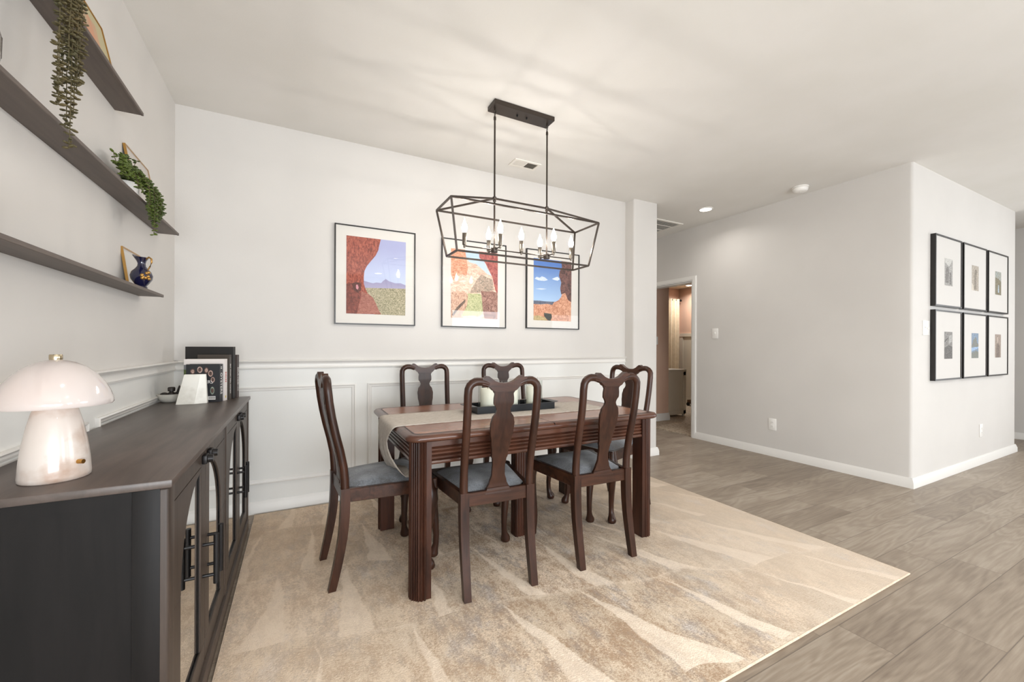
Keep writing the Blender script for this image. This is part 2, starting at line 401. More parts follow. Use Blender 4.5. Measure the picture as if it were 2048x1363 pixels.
# baseboards (stepped profile)
BP = [(0,0), (.017,0), (.017,.048), (.013,.056), (.013,.064), (.008,.074), (.005,.085), (0,.085)]
def run_struct(name, segs, prof, z=0., m='trim'):
    g = G()
    for (p, q, nrm, e0, e1) in segs:
        p = Vector(p+(0,)); q = Vector(q+(0,)); d = (q-p).normalized(); nv = Vector(nrm+(0,)); p = p-d*e0; q = q+d*e1
        A = [g.bm.verts.new(p + nv*o + Vector((0,0,z+h))) for o, h in prof]; B = [g.bm.verts.new(q + nv*o + Vector((0,0,z+h))) for o, h in prof]
        for L_, e_, sg in ((A, e0, -1), (B, e1, 1)):
            if e_:
                for v_, (o, h) in zip(L_, prof): v_.co += d*(sg*(o-e_))
        n = len(prof); g.face(A[::-1]); g.face(B)
        for i in range(n): g.face([A[i], A[(i+1)%n], B[(i+1)%n], B[i]])
    return struct(name, g, m, 50)
run_struct('baseboard_left', [((XW, YR), (XW, YW), (1,0), 0, 0)], BP)
run_struct('baseboard_back', [((XW, YW), (CX0, YW), (0,-1), 0, 0)], BP)
run_struct('baseboard_column', [((CX0, YW), (CX0, CY), (-1,0), 0, .017), ((CX0, CY), (CX1, CY), (0,-1), .017, .017), ((CX1, CY), (CX1, YH), (1,0), .017, 0)], BP)
run_struct('baseboard_right', [((XB, YB), (XB, DY0-.065), (-1,0), .017, 0), ((XB, DY1+.065), (XB, YH), (-1,0), 0, 0)], BP)
run_struct('baseboard_right_front', [((XB, YB), (XBE, YB), (0,-1), .017, .017), ((XBE, YB), (XBE, YH), (1,0), .017, 0)], BP)
run_struct('baseboard_far_right', [((XFR, YR), (XFR, YH), (-1,0), 0, 0)], BP)
# chair rail
RP = [(0,0), (.010,.002), (.014,.012), (.008,.020), (.008,.040), (.016,.047), (.026,.052), (.030,.058), (.024,.064), (0,.064)]
run_struct('trim_1', [((XW, YR), (XW, YW), (1,0), 0, 0)], RP, 1.008)
run_struct('trim_2', [((XW, YW), (CX0, YW), (0,-1), 0, 0)], RP, 1.008)
# picture-frame mouldings of the wainscot
PP = [(0, 0), (.012, 0), (.016, .006), (.009, .014), (.009, .019), (.005, .027), (0, .030)]
def panel(name, a, b, z0, z1, f):
    """rectangular moulding ring, f(s,z,out)->xyz"""
    g = G(); rings = []
    for (s_, z_, ds, dz) in ((a, z0, 1, 1), (b, z0, -1, 1), (b, z1, -1, -1), (a, z1, 1, -1)):
        rings.append([g.bm.verts.new(f(s_+ds*h, z_+dz*h, o)) for o, h in PP])
    n = len(PP)
    for i in range(4):
        A, B = rings[i], rings[(i+1) % 4]
        for k in range(n): g.face([A[k], A[(k+1)%n], B[(k+1)%n], B[k]])
    return struct(name, g, 'trim', 50)
for i, (a, b) in enumerate(((-.62, .398), (.487, 1.945), (2.033, 3.05))):
    panel('trim_%d' % (3+i), a, b, .205, .885, lambda s_, z_, o: (s_, YW-o, z_))
for i, (a, b) in enumerate(((2.20, 3.27), (.95, 2.11), (-.3, .86))):
    panel('trim_%d' % (6+i), a, b, .205, .885, lambda s_, z_, o: (XW+o, s_, z_))

# bedroom doorway casing
g = G(); cw = .066
for x0, x1, a_, b_ in ((XB-.013, XB, .003, cw), (XB-.019, XB-.013, .018, cw-.006)):
    g.box(x0, x1, DY0-b_, DY0-a_, 0, DZ+a_, 0); g.box(x0, x1, DY1+a_, DY1+b_, 0, DZ+a_, 0); g.box(x0, x1, DY0-b_, DY1+b_, DZ+a_, DZ+b_, 0)
g.box(XB+.0, XB+.125, DY0-.003, DY0+.012, 0, DZ-.012); g.box(XB, XB+.125, DY1-.012, DY1+.003, 0, DZ-.012); g.box(XB, XB+.125, DY0-.003, DY1+.003, DZ-.012, DZ+.003)
struct('door_1', g, 'trim')

# bedroom seen through the doorway
BX = 7.14
g = G(); g.box(XB+.03, BX, DY0-1.6, 6.05, .0005, .014); struct('floor_bedroom', g, 'carpet')
g = G(); g.box(XB+.12, BX, DY0-1.6, 6.05, 2.40, 2.5); struct('ceiling_bedroom', g, 'bed_ceil')
g = G(); g.box(XB+.12, 5.27, 4.665, 4.78, .014, 2.46); struct('wall_bedroom_left', g, 'pink')
run_struct('baseboard_bedroom', [((XB+.12, 4.665), (5.27, 4.665), (0,-1), 0, .017), ((5.27, 4.665), (5.27, 4.78), (1,0), .017, 0)], [(o, h*1.35) for o, h in BP], .014)
g = G(); g.mi = 0; g.box(BX, BX+.02, 2.0, 6.05, 1.46, 2.42); g.mi = 1; g.box(BX, BX+.02, 2.0, 6.05, .014, 1.46)
g.box(BX-.02, BX, 2.0, 6.05, 1.40, 1.465); g.box(BX-.015, BX, 2.0, 6.05, .014, .13)
for y in (2.6, 3.3, 4.0, 4.7, 5.35, 5.98): g.box(BX-.013, BX, y-.04, y+.04, .13, 1.40)
struct('wall_bedroom_far', g, ['pink', 'bed_wains'])
g = G(); g.box(5.27, BX+.02, 6.05, 6.12, .014, 2.46); struct('wall_bedroom_back', g, 'pink')
# white bookcase in the bedroom
t = thing('cabinet', 'low cream white cabinet with framed side panel standing on bedroom carpet', 'cabinet', (5.33, 4.80, .014))
g = G(); g.box(.01, .50, .012, .32, .05, .75); g.obj('carcass', 'white_cab', t)
g = G(); g.box(0, .52, 0, .34, .75, .79, .004); g.obj('top', 'white_cab', t)
g = G(); g.box(.0, .05, 0, .014, .04, .75); g.box(.45, .51, 0, .014, .04, .75); g.box(0, .51, 0, .014, .69, .75); g.box(0, .51, 0, .014, .04, .10); g.obj('side_frame', 'white_cab', t)
for x, y in ((.02, .02), (.47, .02), (.02, .30), (.47, .30)):
    g = G(); g.box(x, x+.035, y, y+.035, 0, .05); g.obj('leg', 'white_cab', t)
# curtain + rod
t = thing('curtain', 'long cream curtain hanging in the bedroom behind the white cabinet', 'curtain', (0,0,0))
g = G(); n = 60; pr = [(5.9 + 1.10*k/n, 5.93 + .028*sin(k*1.05)) for k in range(n+1)]
g.strip([(p[0], p[1]) for p in pr], [(p[0], p[1]+.006) for p in pr], lambda u, v, w: (u, v, w), .06, 2.17); g.obj('cloth', 'curtain', t)
g = G(); g.tube([(5.7, 5.95, 2.15), (7.06, 5.95, 2.15)], .012, 10); g.ellipsoid((7.07, 5.95, 2.15), (.025, .025, .025), None, 10, 6); g.obj('rod', 'black_metal', t)
# two small dark things against the far wall
t = thing('castor_toy', 'small dark brown rolling toy on the bedroom carpet by the far wall', 'toy', (6.95, 5.55, .014))
g = G(); g.box(-.06, .06, -.09, .09, .05, .12, .01); g.obj('body', mat('toy_wood', (92,66,44), rough=.5), t)
for sx in (-1, 1):
    for sy in (-1, 1):
        g = G(); g.tube([(sx*.05, sy*.06, .035), (sx*.07, sy*.06, .035)], .035, 14); g.obj('wheel', 'black_metal', t)

# ------------------------------------------------------------------ rug
g = G(); RX0, RX1, RY0, RY1 = -.258, 2.815, .93, 3.315
g.box(RX0, RX1, RY0, RY1, .001, .012, .004)
rug = g.obj('area_rug', 'rug'); tag(rug, 'large beige and cream abstract area rug under the dining table', 'rug')
g = G(); g.tube([(RX0, RY0, .0062), (RX1, RY0, .0062), (RX1, RY1, .0062), (RX0, RY1, .0062)], .0055, 8, closed=True)
g.obj('edge_binding', 'rug_edge', rug)
RZ = .0125

# ------------------------------------------------------------------ dining table
TX0, TX1, TY0, TY1, TZ = .432, 1.985, 1.815, 2.785, .772
t = thing('dining_table', 'rectangular brown wooden dining table with reeded legs on the rug', 'table', ((TX0+TX1)/2, (TY0+TY1)/2, RZ))
HX, HY = (TX1-TX0)/2, (TY1-TY0)/2; H0 = TZ-RZ
def rrect(hx, hy, r, n=6):
    P = []
    for cx, cy, a0 in ((hx-r, hy-r, 0), (-hx+r, hy-r, .5*pi), (-hx+r, -hy+r, pi), (hx-r, -hy+r, 1.5*pi)):
        P += [(cx+r*cos(a0+.5*pi*k/n), cy+r*sin(a0+.5*pi*k/n)) for k in range(n+1)]
    return P
def loft(g, secs):
    R = [[g.bm.verts.new((x, y, z)) for x, y in P] for P, z in secs]
    n = len(R[0])
    for A, B in zip(R, R[1:]):
        for k in range(n): g.face([A[k], A[(k+1)%n], B[(k+1)%n], B[k]])
    g.face(R[0][::-1]); g.face(R[-1])
g = G(); loft(g, [(rrect(HX-.03, HY-.03, .04), H0-.034), (rrect(HX-.012, HY-.012, .052), H0-.033), (rrect(HX-.003, HY-.003, .055), H0-.027), (rrect(HX, HY, .056), H0-.019), (rrect(HX-.002, HY-.002, .055), H0-.010), (rrect(HX-.010, HY-.010, .05), H0-.002), (rrect(HX-.02, HY-.02, .045), H0)])
top = g.obj('tabletop', 'table_rim', t)
# veneer field, in two leaves with a seam, and dark inlay line round it
for s_ in (-1, 1):
    g = G(); P = rrect(HX-.046, HY-.046, .035)
    P = [(max(x, .001) if s_ > 0 else min(x, -.001), y) for x, y in P]
    g.prism(P, lambda u, v, w: (u, v, w), H0-.0005, H0+.0006); g.obj('veneer_leaf', 'table_top', top, None)
g = G(); Pi = rrect(HX-.046, HY-.046, .035); Po = rrect(HX-.040, HY-.040, .04)
for k in range(len(Pi)):
    a, b = Pi[k], Pi[(k+1) % len(Pi)]; c, d = Po[(k+1) % len(Po)], Po[k]
    g.poly([(a[0], a[1], H0+.0008), (b[0], b[1], H0+.0008), (c[0], c[1], H0+.0008), (d[0], d[1], H0+.0008)])
g.box(-.0015, .0015, -HY+.001, HY-.001, H0-.02, H0+.001)
g.obj('inlay_line', 'inlay', top, None)
# reeded apron
AP = [(.0, 0), (.014, .001), (.018, .008), (.014, .016), (.004, .019), (.012, .025), (.013, .034), (.003, .039), (.011, .045), (.012, .053), (.003, .058), (.010, .063), (.011, .071), (.002, .076), (.010, .082), (.010, .112), (0, .112)]
g = G(); ax, ay = HX-.06, HY-.06
for (p, q, nv) in (((-ax,-ay), (ax,-ay), (0,-1)), ((ax,-ay), (ax,ay), (1,0)), ((ax,ay), (-ax,ay), (0,1)), ((-ax,ay), (-ax,-ay), (-1,0))):
    p3, q3, n3 = Vector(p+(0,)), Vector(q+(0,)), Vector(nv+(0,)); z = H0-.034-.112
    A = [g.bm.verts.new(p3+n3*(o+.004)+Vector((0,0,z+h))) for o, h in AP]; B = [g.bm.verts.new(q3+n3*(o+.004)+Vector((0,0,z+h))) for o, h in AP]
    n = len(AP); g.face(A[::-1]); g.face(B)
    for i in range(n): g.face([A[i], A[(i+1)%n], B[(i+1)%n], B[i]])
g.obj('apron', 'table_rim', t)
def leg_mesh(sx, sy, name='leg'):
    # square leg whose outer corner is broad, chamfered and reeded
    w, ch, nr = .084, .050, 5
    pts = [(0, 0), (w, 0)]
    # outer corner at (w,w): reeds along x=w face end, chamfer, and y=w face
    chain = [(w, w*.28), (w, w-ch*.62), (w-ch*.62, w), (w*.28, w)]
    out = []
    for (a, b), k in zip(zip(chain, chain[1:]), (2, 4, 2)):
        L = Vector((b[0]-a[0], b[1]-a[1])); nrm = Vector((L.y, -L.x)).normalized(); 
        for j in range(k):
            for q in range(4):
                u = (j+q/4)/k; off = .0085*sin(pi*q/4)
                out.append((a[0]+L.x*u + nrm.x*off, a[1]+L.y*u + nrm.y*off))
    out.append(chain[-1])
    P = [(0,0), (w,0)] + out + [(0,w)]
    g = G(); X, Y = sx*(HX-.034-w), sy*(HY-.034-w)
    g.prism(P, lambda u, v, q: (X+sx*u, Y+sy*v, q), 0, H0-.034)
    o = g.obj(name, 'table_leg', t, 50); return o
for sx in (-1, 1):
    for sy in (-1, 1): leg_mesh(sx, sy)
g = G(); nr = 6; w = .034; P = []
for (a, b) in (((-w,-w),(w,-w)), ((w,-w),(w,w)), ((w,w),(-w,w)), ((-w,w),(-w,-w))):
    L = Vector((b[0]-a[0], b[1]-a[1])); nrm = Vector((L.y, -L.x)).normalized()
    for j in range(4):
        for q in range(4):
            u = (j+q/4)/4; off = .005*sin(pi*q/4); P.append((a[0]+L.x*u+nrm.x*off, a[1]+L.y*u+nrm.y*off))
g.prism(P, lambda u, v, q: (u+.012, v-.06, q), 0, H0-.034); g.obj('center_leg', 'table_leg', t, 50)
g = G(); g.box(-.03, .05, -HY+.06, HY-.06, H0-.10, H0-.034); g.obj('center_rail', 'table_leg', t)

# ------------------------------------------------------------------ chairs
YO = [(0,-.058), (.08,-.040), (.16,-.024), (.24,-.011), (.32,-.003), (.40,0), (.50,0), (.58,-.008), (.66,-.024), (.74,-.044), (.82,-.061), (.90,-.074), (.97,-.081), (1.06,-.082)]
def yo(z):
    for (a, b), (c, d) in zip(YO, YO[1:]):
        if z <= c:
            u = (z-a)/(c-a); return b + (d-b)*u
    return YO[-1][1]
def interp(tab, z):
    if z <= tab[0][0]: return tab[0][1]
    for (a, b), (c, d) in zip(tab, tab[1:]):
        if z <= c:
            u = (z-a)/(c-a); u = u*u*(3-2*u); return b+(d-b)*u
    return tab[-1][1]
SH = .485-RZ  # seat rail top above the rug
CHT = 1.035-RZ
def make_chair(label):
    t = thing('dining_chair', label, 'chair', group='dark dining chairs around the table')
    for s_ in (-1, 1):
        # rear leg: square, swept back, floor to seat
        g = G(); pts = []; zs = [0, .06, .12, .18, .24, .30, .36, .42, SH+.005]
        pts = [(s_*.170, yo(z), z) for z in zs]; rs = [.0225*(.82+.18*min(1, z/.35))*1.32 for z in zs]
        g.tube(pts, rs, 4, up=(0,1,0), ph=pi/4)
        for v in g.bm.verts:
            if v.co.z < .008: v.co.z = 0.
        g.obj('leg', 'chair', t, 30)
        # back post continuing into the shoulder of the crest
        g = G(); z0 = SH-.01; P = []; R = []
        for z in (z0, .52, .58, .66, .74, .82, .89, .94): P.append((s_*(.170+.006*(z-z0)/.46), yo(z), z)); R.append(.0205 if z < .55 else .0195)
        zt = CHT-.020
        for a in (15, 35, 55, 75, 90): 
            q = radians(a); P.append((s_*(.176-.045+.045*cos(q)), yo(zt), zt-.045+.045*sin(q))); R.append(.0195)
        P += [(s_*.112, yo(zt), zt-.001), (s_*.094, yo(zt), zt-.006), (s_*.078, yo(zt), zt-.014)]; R += [.019, .0185, .017]
        g.tube(P, R, 10, up=(0,1,0)); g.obj('back_post', 'chair', t, 50)
        # front cabriole leg
        g = G(); d = Vector((s_, .75, 0)).normalized()
        prof = [(SH, .0, .030), (.43, .004, .033), (.40, .013, .036), (.365, .018, .035), (.32, .014, .030), (.26, .006, .0245), (.19, -.004, .020), (.12, -.010, .017), (.07, -.008, .0165), (.045, -.002, .020), (.026, .006, .027), (.014, .008, .029), (.004, .008, .026), (0, .008, .022)]
        g.tube([Vector((s_*.212, .405, z)) + d*o for z, o, r in prof], [r for z, o, r in prof], 12, up=(0,1,0))
        for v in g.bm.verts:
            if v.co.z < .002: v.co.z = 0.
        g.obj('leg', 'chair', t, 60)
    # seat frame (trapezoid) with deep rails
    g = G(); zb, zt = SH-.064, SH
    fr, rr = .229, .168
    def rail(p, q, w=.024):
        p, q = Vector(p+(0,)), Vector(q+(0,)); dd = (q-p).normalized(); nn = Vector((dd.y, -dd.x, 0))
        P = [(p+nn*w*.5), (q+nn*w*.5), (p-nn*w*.5), (q-nn*w*.5)]
        g.hexa([(v.x, v.y, zb) for v in P] + [(v.x, v.y, zt) for v in P], .003, 1)
    rail((-fr, .435), (fr, .435)); rail((rr, 0), (-rr, 0)); rail((fr, .44), (rr, .005)); rail((-rr, .005), (-fr, .44))
    g.obj('seat_frame', 'chair_x', t)
    # upholstered slip seat
    g = G(); n = 10; V = {}
    for i in range(n+1):
        for j in range(n+1):
            u, v = i/n*2-1, j/n
            hw = (.160 + (.220-.160)*v); e = (1-abs(u)**4)*(1-abs(2*v-1)**4)
            V[i, j] = g.bm.verts.new((u*hw, .016+.405*v, SH-.004+.030*max(0, e)**.55))
    for i in range(n):
        for j in range(n): g.face([V[i,j], V[i+1,j], V[i+1,j+1], V[i,j+1]])
    bot = [V[i, 0] for i in range(n+1)] + [V[n, j] for j in range(1, n+1)] + [V[i, n] for i in range(n-1, -1, -1)] + [V[0, j] for j in range(n-1, 0, -1)]
    g.face(bot[::-1]); g.obj('seat', 'fabric', t, 60)
    # crest rail: yoke with carved shoulders
    g = G(); zt = CHT
    topc = [(-.112, -.006), (-.100, -.004), (-.093, .004), (-.082, .004), (-.070, -.004), (-.052, -.018), (-.030, -.027), (0, -.030), (.030, -.027), (.052, -.018), (.070, -.004), (.082, .004), (.093, .004), (.100, -.004), (.112, -.006)]
    bot = [(-.112, -.034), (-.100, -.036), (-.093, -.038), (-.082, -.043), (-.072, -.050), (-.060, -.063), (-.045, -.070), (0, -.071), (.045, -.070), (.060, -.063), (.072, -.050), (.082, -.043), (.093, -.038), (.100, -.036), (.112, -.034)]
    f = lambda u, v, w: (u, yo(zt+v)+w, zt+v)
    g.strip(topc, bot, f, -.016, .014); es = g.bm.faces[:]; g.obj('crest_rail', 'chair_x', t, 40)
    # vase splat
    tab = [(SH-.005, .060), (SH+.010, .058), (SH+.022, .050), (SH+.035, .044), (SH+.075, .033), (SH+.12, .032), (SH+.155, .036), (SH+.165, .042), (SH+.175, .041), (SH+.24, .050), (SH+.29, .058), (SH+.325, .060), (SH+.355, .054), (SH+.385, .036), (SH+.395, .033), (SH+.405, .038), (SH+.425, .050), (SH+.445, .050), (SH+.47, .047), (CHT-.066, .056), (CHT-.05, .056)]
    z0, z1, N = tab[0][0], tab[-1][0], 70; zs = [z0+(z1-z0)*k/N for k in range(N+1)]
    g = G(); f = lambda u, v, w: (u, yo(v)+w-.004*sin(pi*(v-z0)/(z1-z0)), v)
    g.strip([(-interp(tab, z), z) for z in zs], [(interp(tab, z), z) for z in zs], f, -.007, .007)
    g.obj('splat', 'chair', t, 40)
    # shoe that the splat stands in, on the rear rail
    g = G(); g.hexa([(-.072,-.013,SH-.02), (.072,-.013,SH-.02), (-.072,.013,SH-.02), (.072,.013,SH-.02), (-.058,-.010,SH+.012), (.058,-.010,SH+.012), (-.058,.010,SH+.012), (.058,.010,SH+.012)], .003, 1); g.obj('splat_shoe', 'chair_x', t)
    return t
def face(fx, fy): return atan2(-fx, fy)
CH = [((.194, 2.296), (.998, .064), 'dark dining chair at the left table end, runner end lying on its seat'),
      ((.863, 1.800), (.064, .998), 'dark dining chair, left of the two whose backs face the viewer'),
      ((1.494, 1.782), (.047, .999), 'dark dining chair, right of the two whose backs face the viewer'),
      ((.888, 3.132), (-.110, -.993), 'dark dining chair behind the table by the wall, left of the candle tray'),
      ((1.562, 3.092), (-.12, -.992), 'dark dining chair behind the table by the wall, half hidden by the candle tray'),
      ((2.215, 2.385), (-.985, -.17), 'reddish dark dining chair at the right table end before the white column')]
c0 = make_chair(CH[0][2])
for i, (p, fdir, lab) in enumerate(CH):
    if i == 0: c0.location = (p[0], p[1], RZ); c0.rotation_euler = (0, 0, face(*fdir))
    else: dup(c0, (p[0], p[1], RZ), face(*fdir), lab)

# ------------------------------------------------------------------ table runner
zt = TZ + .0016
prof = []
x = 1.80
while x > TX0+.02: prof.append((x, zt)); x -= .06
prof += [(TX0+.012, zt-.0005), (TX0-.002, zt-.004), (TX0-.010, zt-.012), (TX0-.0135, zt-.024), (TX0-.015, zt-.06), (TX0-.014, zt-.10), (TX0-.012, zt-.14), (TX0-.008, zt-.18), (TX0+.002, zt-.215), (TX0+.014, zt-.242), (TX0+.026, zt-.256), (TX0+.042, zt-.258), (TX0+.060, zt-.247)]
g = G(); n = 14; y0, y1 = 2.075, 2.455; V = {}
for i, (x, z) in enumerate(prof):
    drop = max(0, min(1, (zt-z)/.257)) if i < len(prof)-2 else 1.
    for j in range(n+1):
        v = j/n; w = .020*drop*sin(v*2*pi*1.5+.4) ; tw = drop*drop
        nb = .16*max(0., sin(pi*min(1., drop*1.02)))**1.5 if i > 5 else 0.
        yy = y0+(y1-y0)*v + nb*(1-v)**1.5 - .02*(drop > .5)*v*drop
        V[i, j] = g.bm.verts.new((x - abs(w)*.6 - .002*drop + .035*tw*(1-v), yy, z + (.014*tw*sin(v*6) if drop > .9 else 0)))
for i in range(len(prof)-1):
    for j in range(n): g.face([V[i,j], V[i+1,j], V[i+1,j+1], V[i,j+1]])
rn = g.obj('table_runner', 'runner', None, 60); tag(rn, 'beige linen table runner along the table, its end hanging over the left edge', 'table runner')
sm = rn.modifiers.new('thick', 'SOLIDIFY'); sm.thickness = .0022; sm.offset = 1

# ------------------------------------------------------------------ tray with three hurricane candles
TRX0, TRX1, TRY0, TRY1, TRZ = .935, 1.475, 2.225, 2.415, TZ+.0048
t = thing('serving_tray', 'long black tray with flared end handles on the runner in the middle of the table', 'tray', ((TRX0+TRX1)/2, (TRY0+TRY1)/2, TRZ))
hx, hy = (TRX1-TRX0)/2, (TRY1-TRY0)/2
g = G(); g.box(-hx, hx, -hy, hy, 0, .006); g.box(-hx, hx, -hy, -hy+.006, .006, .042); g.box(-hx, hx, hy-.006, hy, .006, .042); g.box(-hx, -hx+.006, -hy+.006, hy-.006, .006, .042); g.box(hx-.006, hx, -hy+.006, hy-.006, .006, .042)
g.obj('body', 'tray', t)
for s_ in (-1, 1):
    g = G(); g.prism([(s_*hx, -hy), (s_*(hx+.045), -hy*.72), (s_*(hx+.045), hy*.72), (s_*hx, hy)], lambda u, v, w: (u, v, w), .040, .043); g.obj('handle', 'tray', t)
def candle(x, lab):
    t = thing('hurricane_candle', lab, 'candle', (x, 2.322, TRZ+.0065), group='pillar candles in the tray')
    g = G(); g.lathe([(.0, .001), (.056, .001), (.059, .004), (.059, .170), (.060, .172)], 32, caps=False); g.obj('glass_cylinder', 'hur_glass', t, 50)
    g = G(); g.lathe([(.044, .006), (.046, .009), (.046, .128), (.043, .133), (.015, .131), (0, .128)], 24); c = g.obj('wax_pillar', 'wax', t, 50)
    g = G(); g.tube([(0,0,.126), (.001,0,.138), (.004,0,.146)], .0014, 6); g.obj('wick', 'black_metal', c)
    return t
c1 = candle(1.045, 'ivory pillar candle in a clear glass cylinder, leftmost in the black tray')
for x, lab in ((1.205, 'ivory pillar candle in a clear glass cylinder, middle of three, half hidden by chair back'), (1.372, 'ivory pillar candle in a clear glass cylinder, rightmost in the black tray')):
    dup(c1, (x, 2.322, TRZ+.0065), 0, lab)

# ------------------------------------------------------------------ sideboard
SY0, SY1, SXF, SZ = 1.268, 3.112, -.280, .850
t = thing('sideboard', 'long charcoal oak sideboard with arched mirror doors along the left wall', 'sideboard', (0, 0, 0))
g = G(); g.box(-.700, -.268, SY0-.008, SY1+.006, SZ-.020, SZ, .003); g.obj('top', 'side_top', t)
g = G(); g.box(-.690, -.302, SY0+.008, SY1-.004, .10, SZ-.020); g.obj('carcass', 'side_panel', t)
# end panel facing the viewer: stiles, rail, recessed field
g = G(); g.box(-.345, -.292, SY0, SY0+.010, .055, SZ-.021, .002); g.box(-.690, -.345, SY0+.003, SY0+.010, SZ-.05, SZ-.021); g.box(-.690, -.62, SY0, SY0+.010, .055, SZ-.021, .002); g.box(-.62, -.345, SY0+.003, SY0+.010, .055, .12)
g.obj('end_panel', 'side_panel', t)
# corner posts
def post(y0, y1, name='corner_post', xf=-.276):
    g = G(); g.box(-.330 if name == 'corner_post' else -.31, xf, y0, y1, .0 if name == 'corner_post' else .055, SZ-.021, .006, 3); g.obj(name, 'side_wood_v', t)
post(SY0+.001, SY0+.058); post(SY1-.054, SY1-.001); post(2.163, 2.213, 'middle_post')
for ya in (SY0+.01, SY1-.06):
    g = G(); g.box(-.70, -.66, ya, ya+.05, .0, .10); g.obj('rear_foot', 'side_panel', t)
g = G(); g.box(-.305, -.270, SY0+.058, SY1-.054, .022, .085, .002); g.box(-.305, -.284, SY0+.058, SY1-.054, SZ-.030, SZ-.020); g.obj('front_rail', 'side_wood', t)
DYS = [(1.331, 1.743, 1), (1.749, 2.160, -1), (2.216, 2.633, 1), (2.639, 3.055, -1)]
for (a, b, s_) in DYS:
    zb, ztop = .088, SZ-.031
    st = .068
    # opening: half arch, tall at the meeting stile
    if s_ > 0: y_in, y_out = b-st, a+.082
    else: y_in, y_out = a+st, b-.082
    w = abs(y_in-y_out); zs, zp, zl = .757-w*1.02, .757, .160
    g = G()
    arc = [(y_in + (y_out-y_in)*sin(q), zs+(zp-zs)*cos(q)) for q in [pi/2*k/16 for k in range(17)]]  # from top at y_in to side at y_out
    # frame pieces: bottom rail, inner stile, outer part, with the arch spandrel as strips
    xb, xf = -.300, -.281
    g.box(xb, xf, min(a, b), max(a, b), zb, zl, .0015, 1)
    if s_ > 0: g.box(xb, xf, b-st, b, zl, ztop, .0015, 1); g.box(xb, xf, a, y_out, zl, zs, .0015, 1)
    else: g.box(xb, xf, a, a+st, zl, ztop, .0015, 1); g.box(xb, xf, y_out, b, zl, zs, .0015, 1)
    far = a if s_ > 0 else b
    zr = .771
    f = lambda u, v, w_: (w_, u, v)
    L = [(y, z) for y, z in arc]; Rr = [(y_in+(far-y_in)*min(1, (1 if k == 16 else k/16)), zr) for k in range(17)]
    Rr = [(p[0] if k < 16 else y_out, zr) for k, p in enumerate(arc)]
    g.strip(L, Rr, f, xb, xf)
    lo, hi = sorted((y_out, far)); g.box(xb, xf, lo, hi, zs, zr, 0)
    lo, hi = sorted((y_in, far)); g.box(xb, xf, lo, hi, zr+.0015, ztop, .0015, 1)
    d = g.obj('door', 'side_wood_v', t, 40)
    g = G(); mp = [(y_in, zl)] + [(y_in, zp)] + arc + [(y_out, zl)]
    lo = min(y_in, y_out)-.01; hi = max(y_in, y_out)+.01
    g.box(-.2935, -.2895, lo, hi, zl-.01, zp+.01); mr = g.obj('mirror', 'mirror', d); mr['label'] = 'arched mirror glass'
    # dark inner bead along the opening
    g = G(); B = [(y_in, zl)] + arc + [(y_out, zl)]
    g.tube([(-.2875, y, z) for y, z in B], .0022, 6, closed=True); g.obj('bead', 'black_metal', d)
    hy_ = (b-.040) if s_ > 0 else (a+.040)
    g = G(); g.tube([(-.243, hy_, .368), (-.243, hy_, .535)], .0085, 12)
    for zz in (.398, .503): g.tube([(-.283, hy_, zz), (-.243, hy_, zz)], .0055, 10)
    h = g.obj('handle', 'black_metal', d); h['label'] = 'black bar handle'
    g = G(); g.box(-.281, -.266, hy_-.022, hy_+.022, .778, .808, .004); g.tube([(-.268, hy_, .793), (-.252, hy_, .793)], [.014, .012], 14); g.obj('latch', 'black_metal', d)

# ------------------------------------------------------------------ table lamp
t = thing('table_lamp', 'mushroom table lamp with white marble base and opal dome on the sideboard', 'lamp', (-.522, 1.400, SZ))
g = G(); g.lathe([(.059, 0), (.062, .003), (.0625, .012), (.060, .050), (.055, .090), (.048, .130), (.041, .160), (.034, .182), (.02, .19), (0, .19)], 40); b = g.obj('base', 'marble', t, 60)
g = G(); g.tube([(.048, -.030, .042), (.062, -.036, .042)], .0055, 12); g.obj('switch_knob', 'brass', b)
dome = [(.101, .177), (.1035, .181), (.102, .192), (.096, .212), (.086, .232), (.072, .252), (.054, .270), (.034, .282), (.014, .288), (.004, .289)]
g = G(); g.lathe(dome + [(.004, .286), (.034, .279), (.054, .266), (.071, .249), (.084, .230), (.094, .211), (.099, .192), (.0995, .181), (.101, .177)], 48, caps=False); s2 = g.obj('shade', 'opal', t, 60)
g = G(); g.lathe([(.0, .285), (.011, .286), (.012, .290), (.012, .299), (.011, .301), (0, .301)], 24); g.obj('finial', 'nickel', s2, 50)
g = G(); g.tube([(0, 0, .185), (0, 0, .287)], .006, 10); g.obj('stem', 'brass', t)

# ------------------------------------------------------------------ books, bookend, bowl
def bookmat(n, c): return mat(n, c, rough=.5)
M['bk_dark'] = bookmat('dark_navy_cover', (38,38,42)); M['bk_white'] = bookmat('pale_cover', (226,218,214)); M['bk_brown'] = bookmat('charcoal_brown_cover', (62,54,47)); M['bk_black'] = bookmat('black_cover', (24,21,20)); M['bk_sous'] = bookmat('brown_cover', (66,54,50)); M['page'] = mat('book_pages', (226,218,202), rough=.9)
M['shell'] = mat('oyster_print', (206,178,166), (150,120,108), rough=.6, scale=70); M['shell_g'] = mat('green_oyster_print', (150,160,146), (90,104,92), rough=.6, scale=70); M['shell_d'] = mat('dark_oyster_print', (108,80,70), (60,46,44), rough=.6, scale=80)
M['grass_print'] = mat('green_field_print', (112,128,74), (64,76,44), rough=.6, scale=40); M['ylw'] = mat('yellow_print', (208,190,110), rough=.6); M['grey_print'] = mat('grey_print', (120,120,124), rough=.6); M['orange_print'] = mat('orange_print', (176,92,58), (110,60,44), rough=.6, scale=50)
BROT = radians(-13)
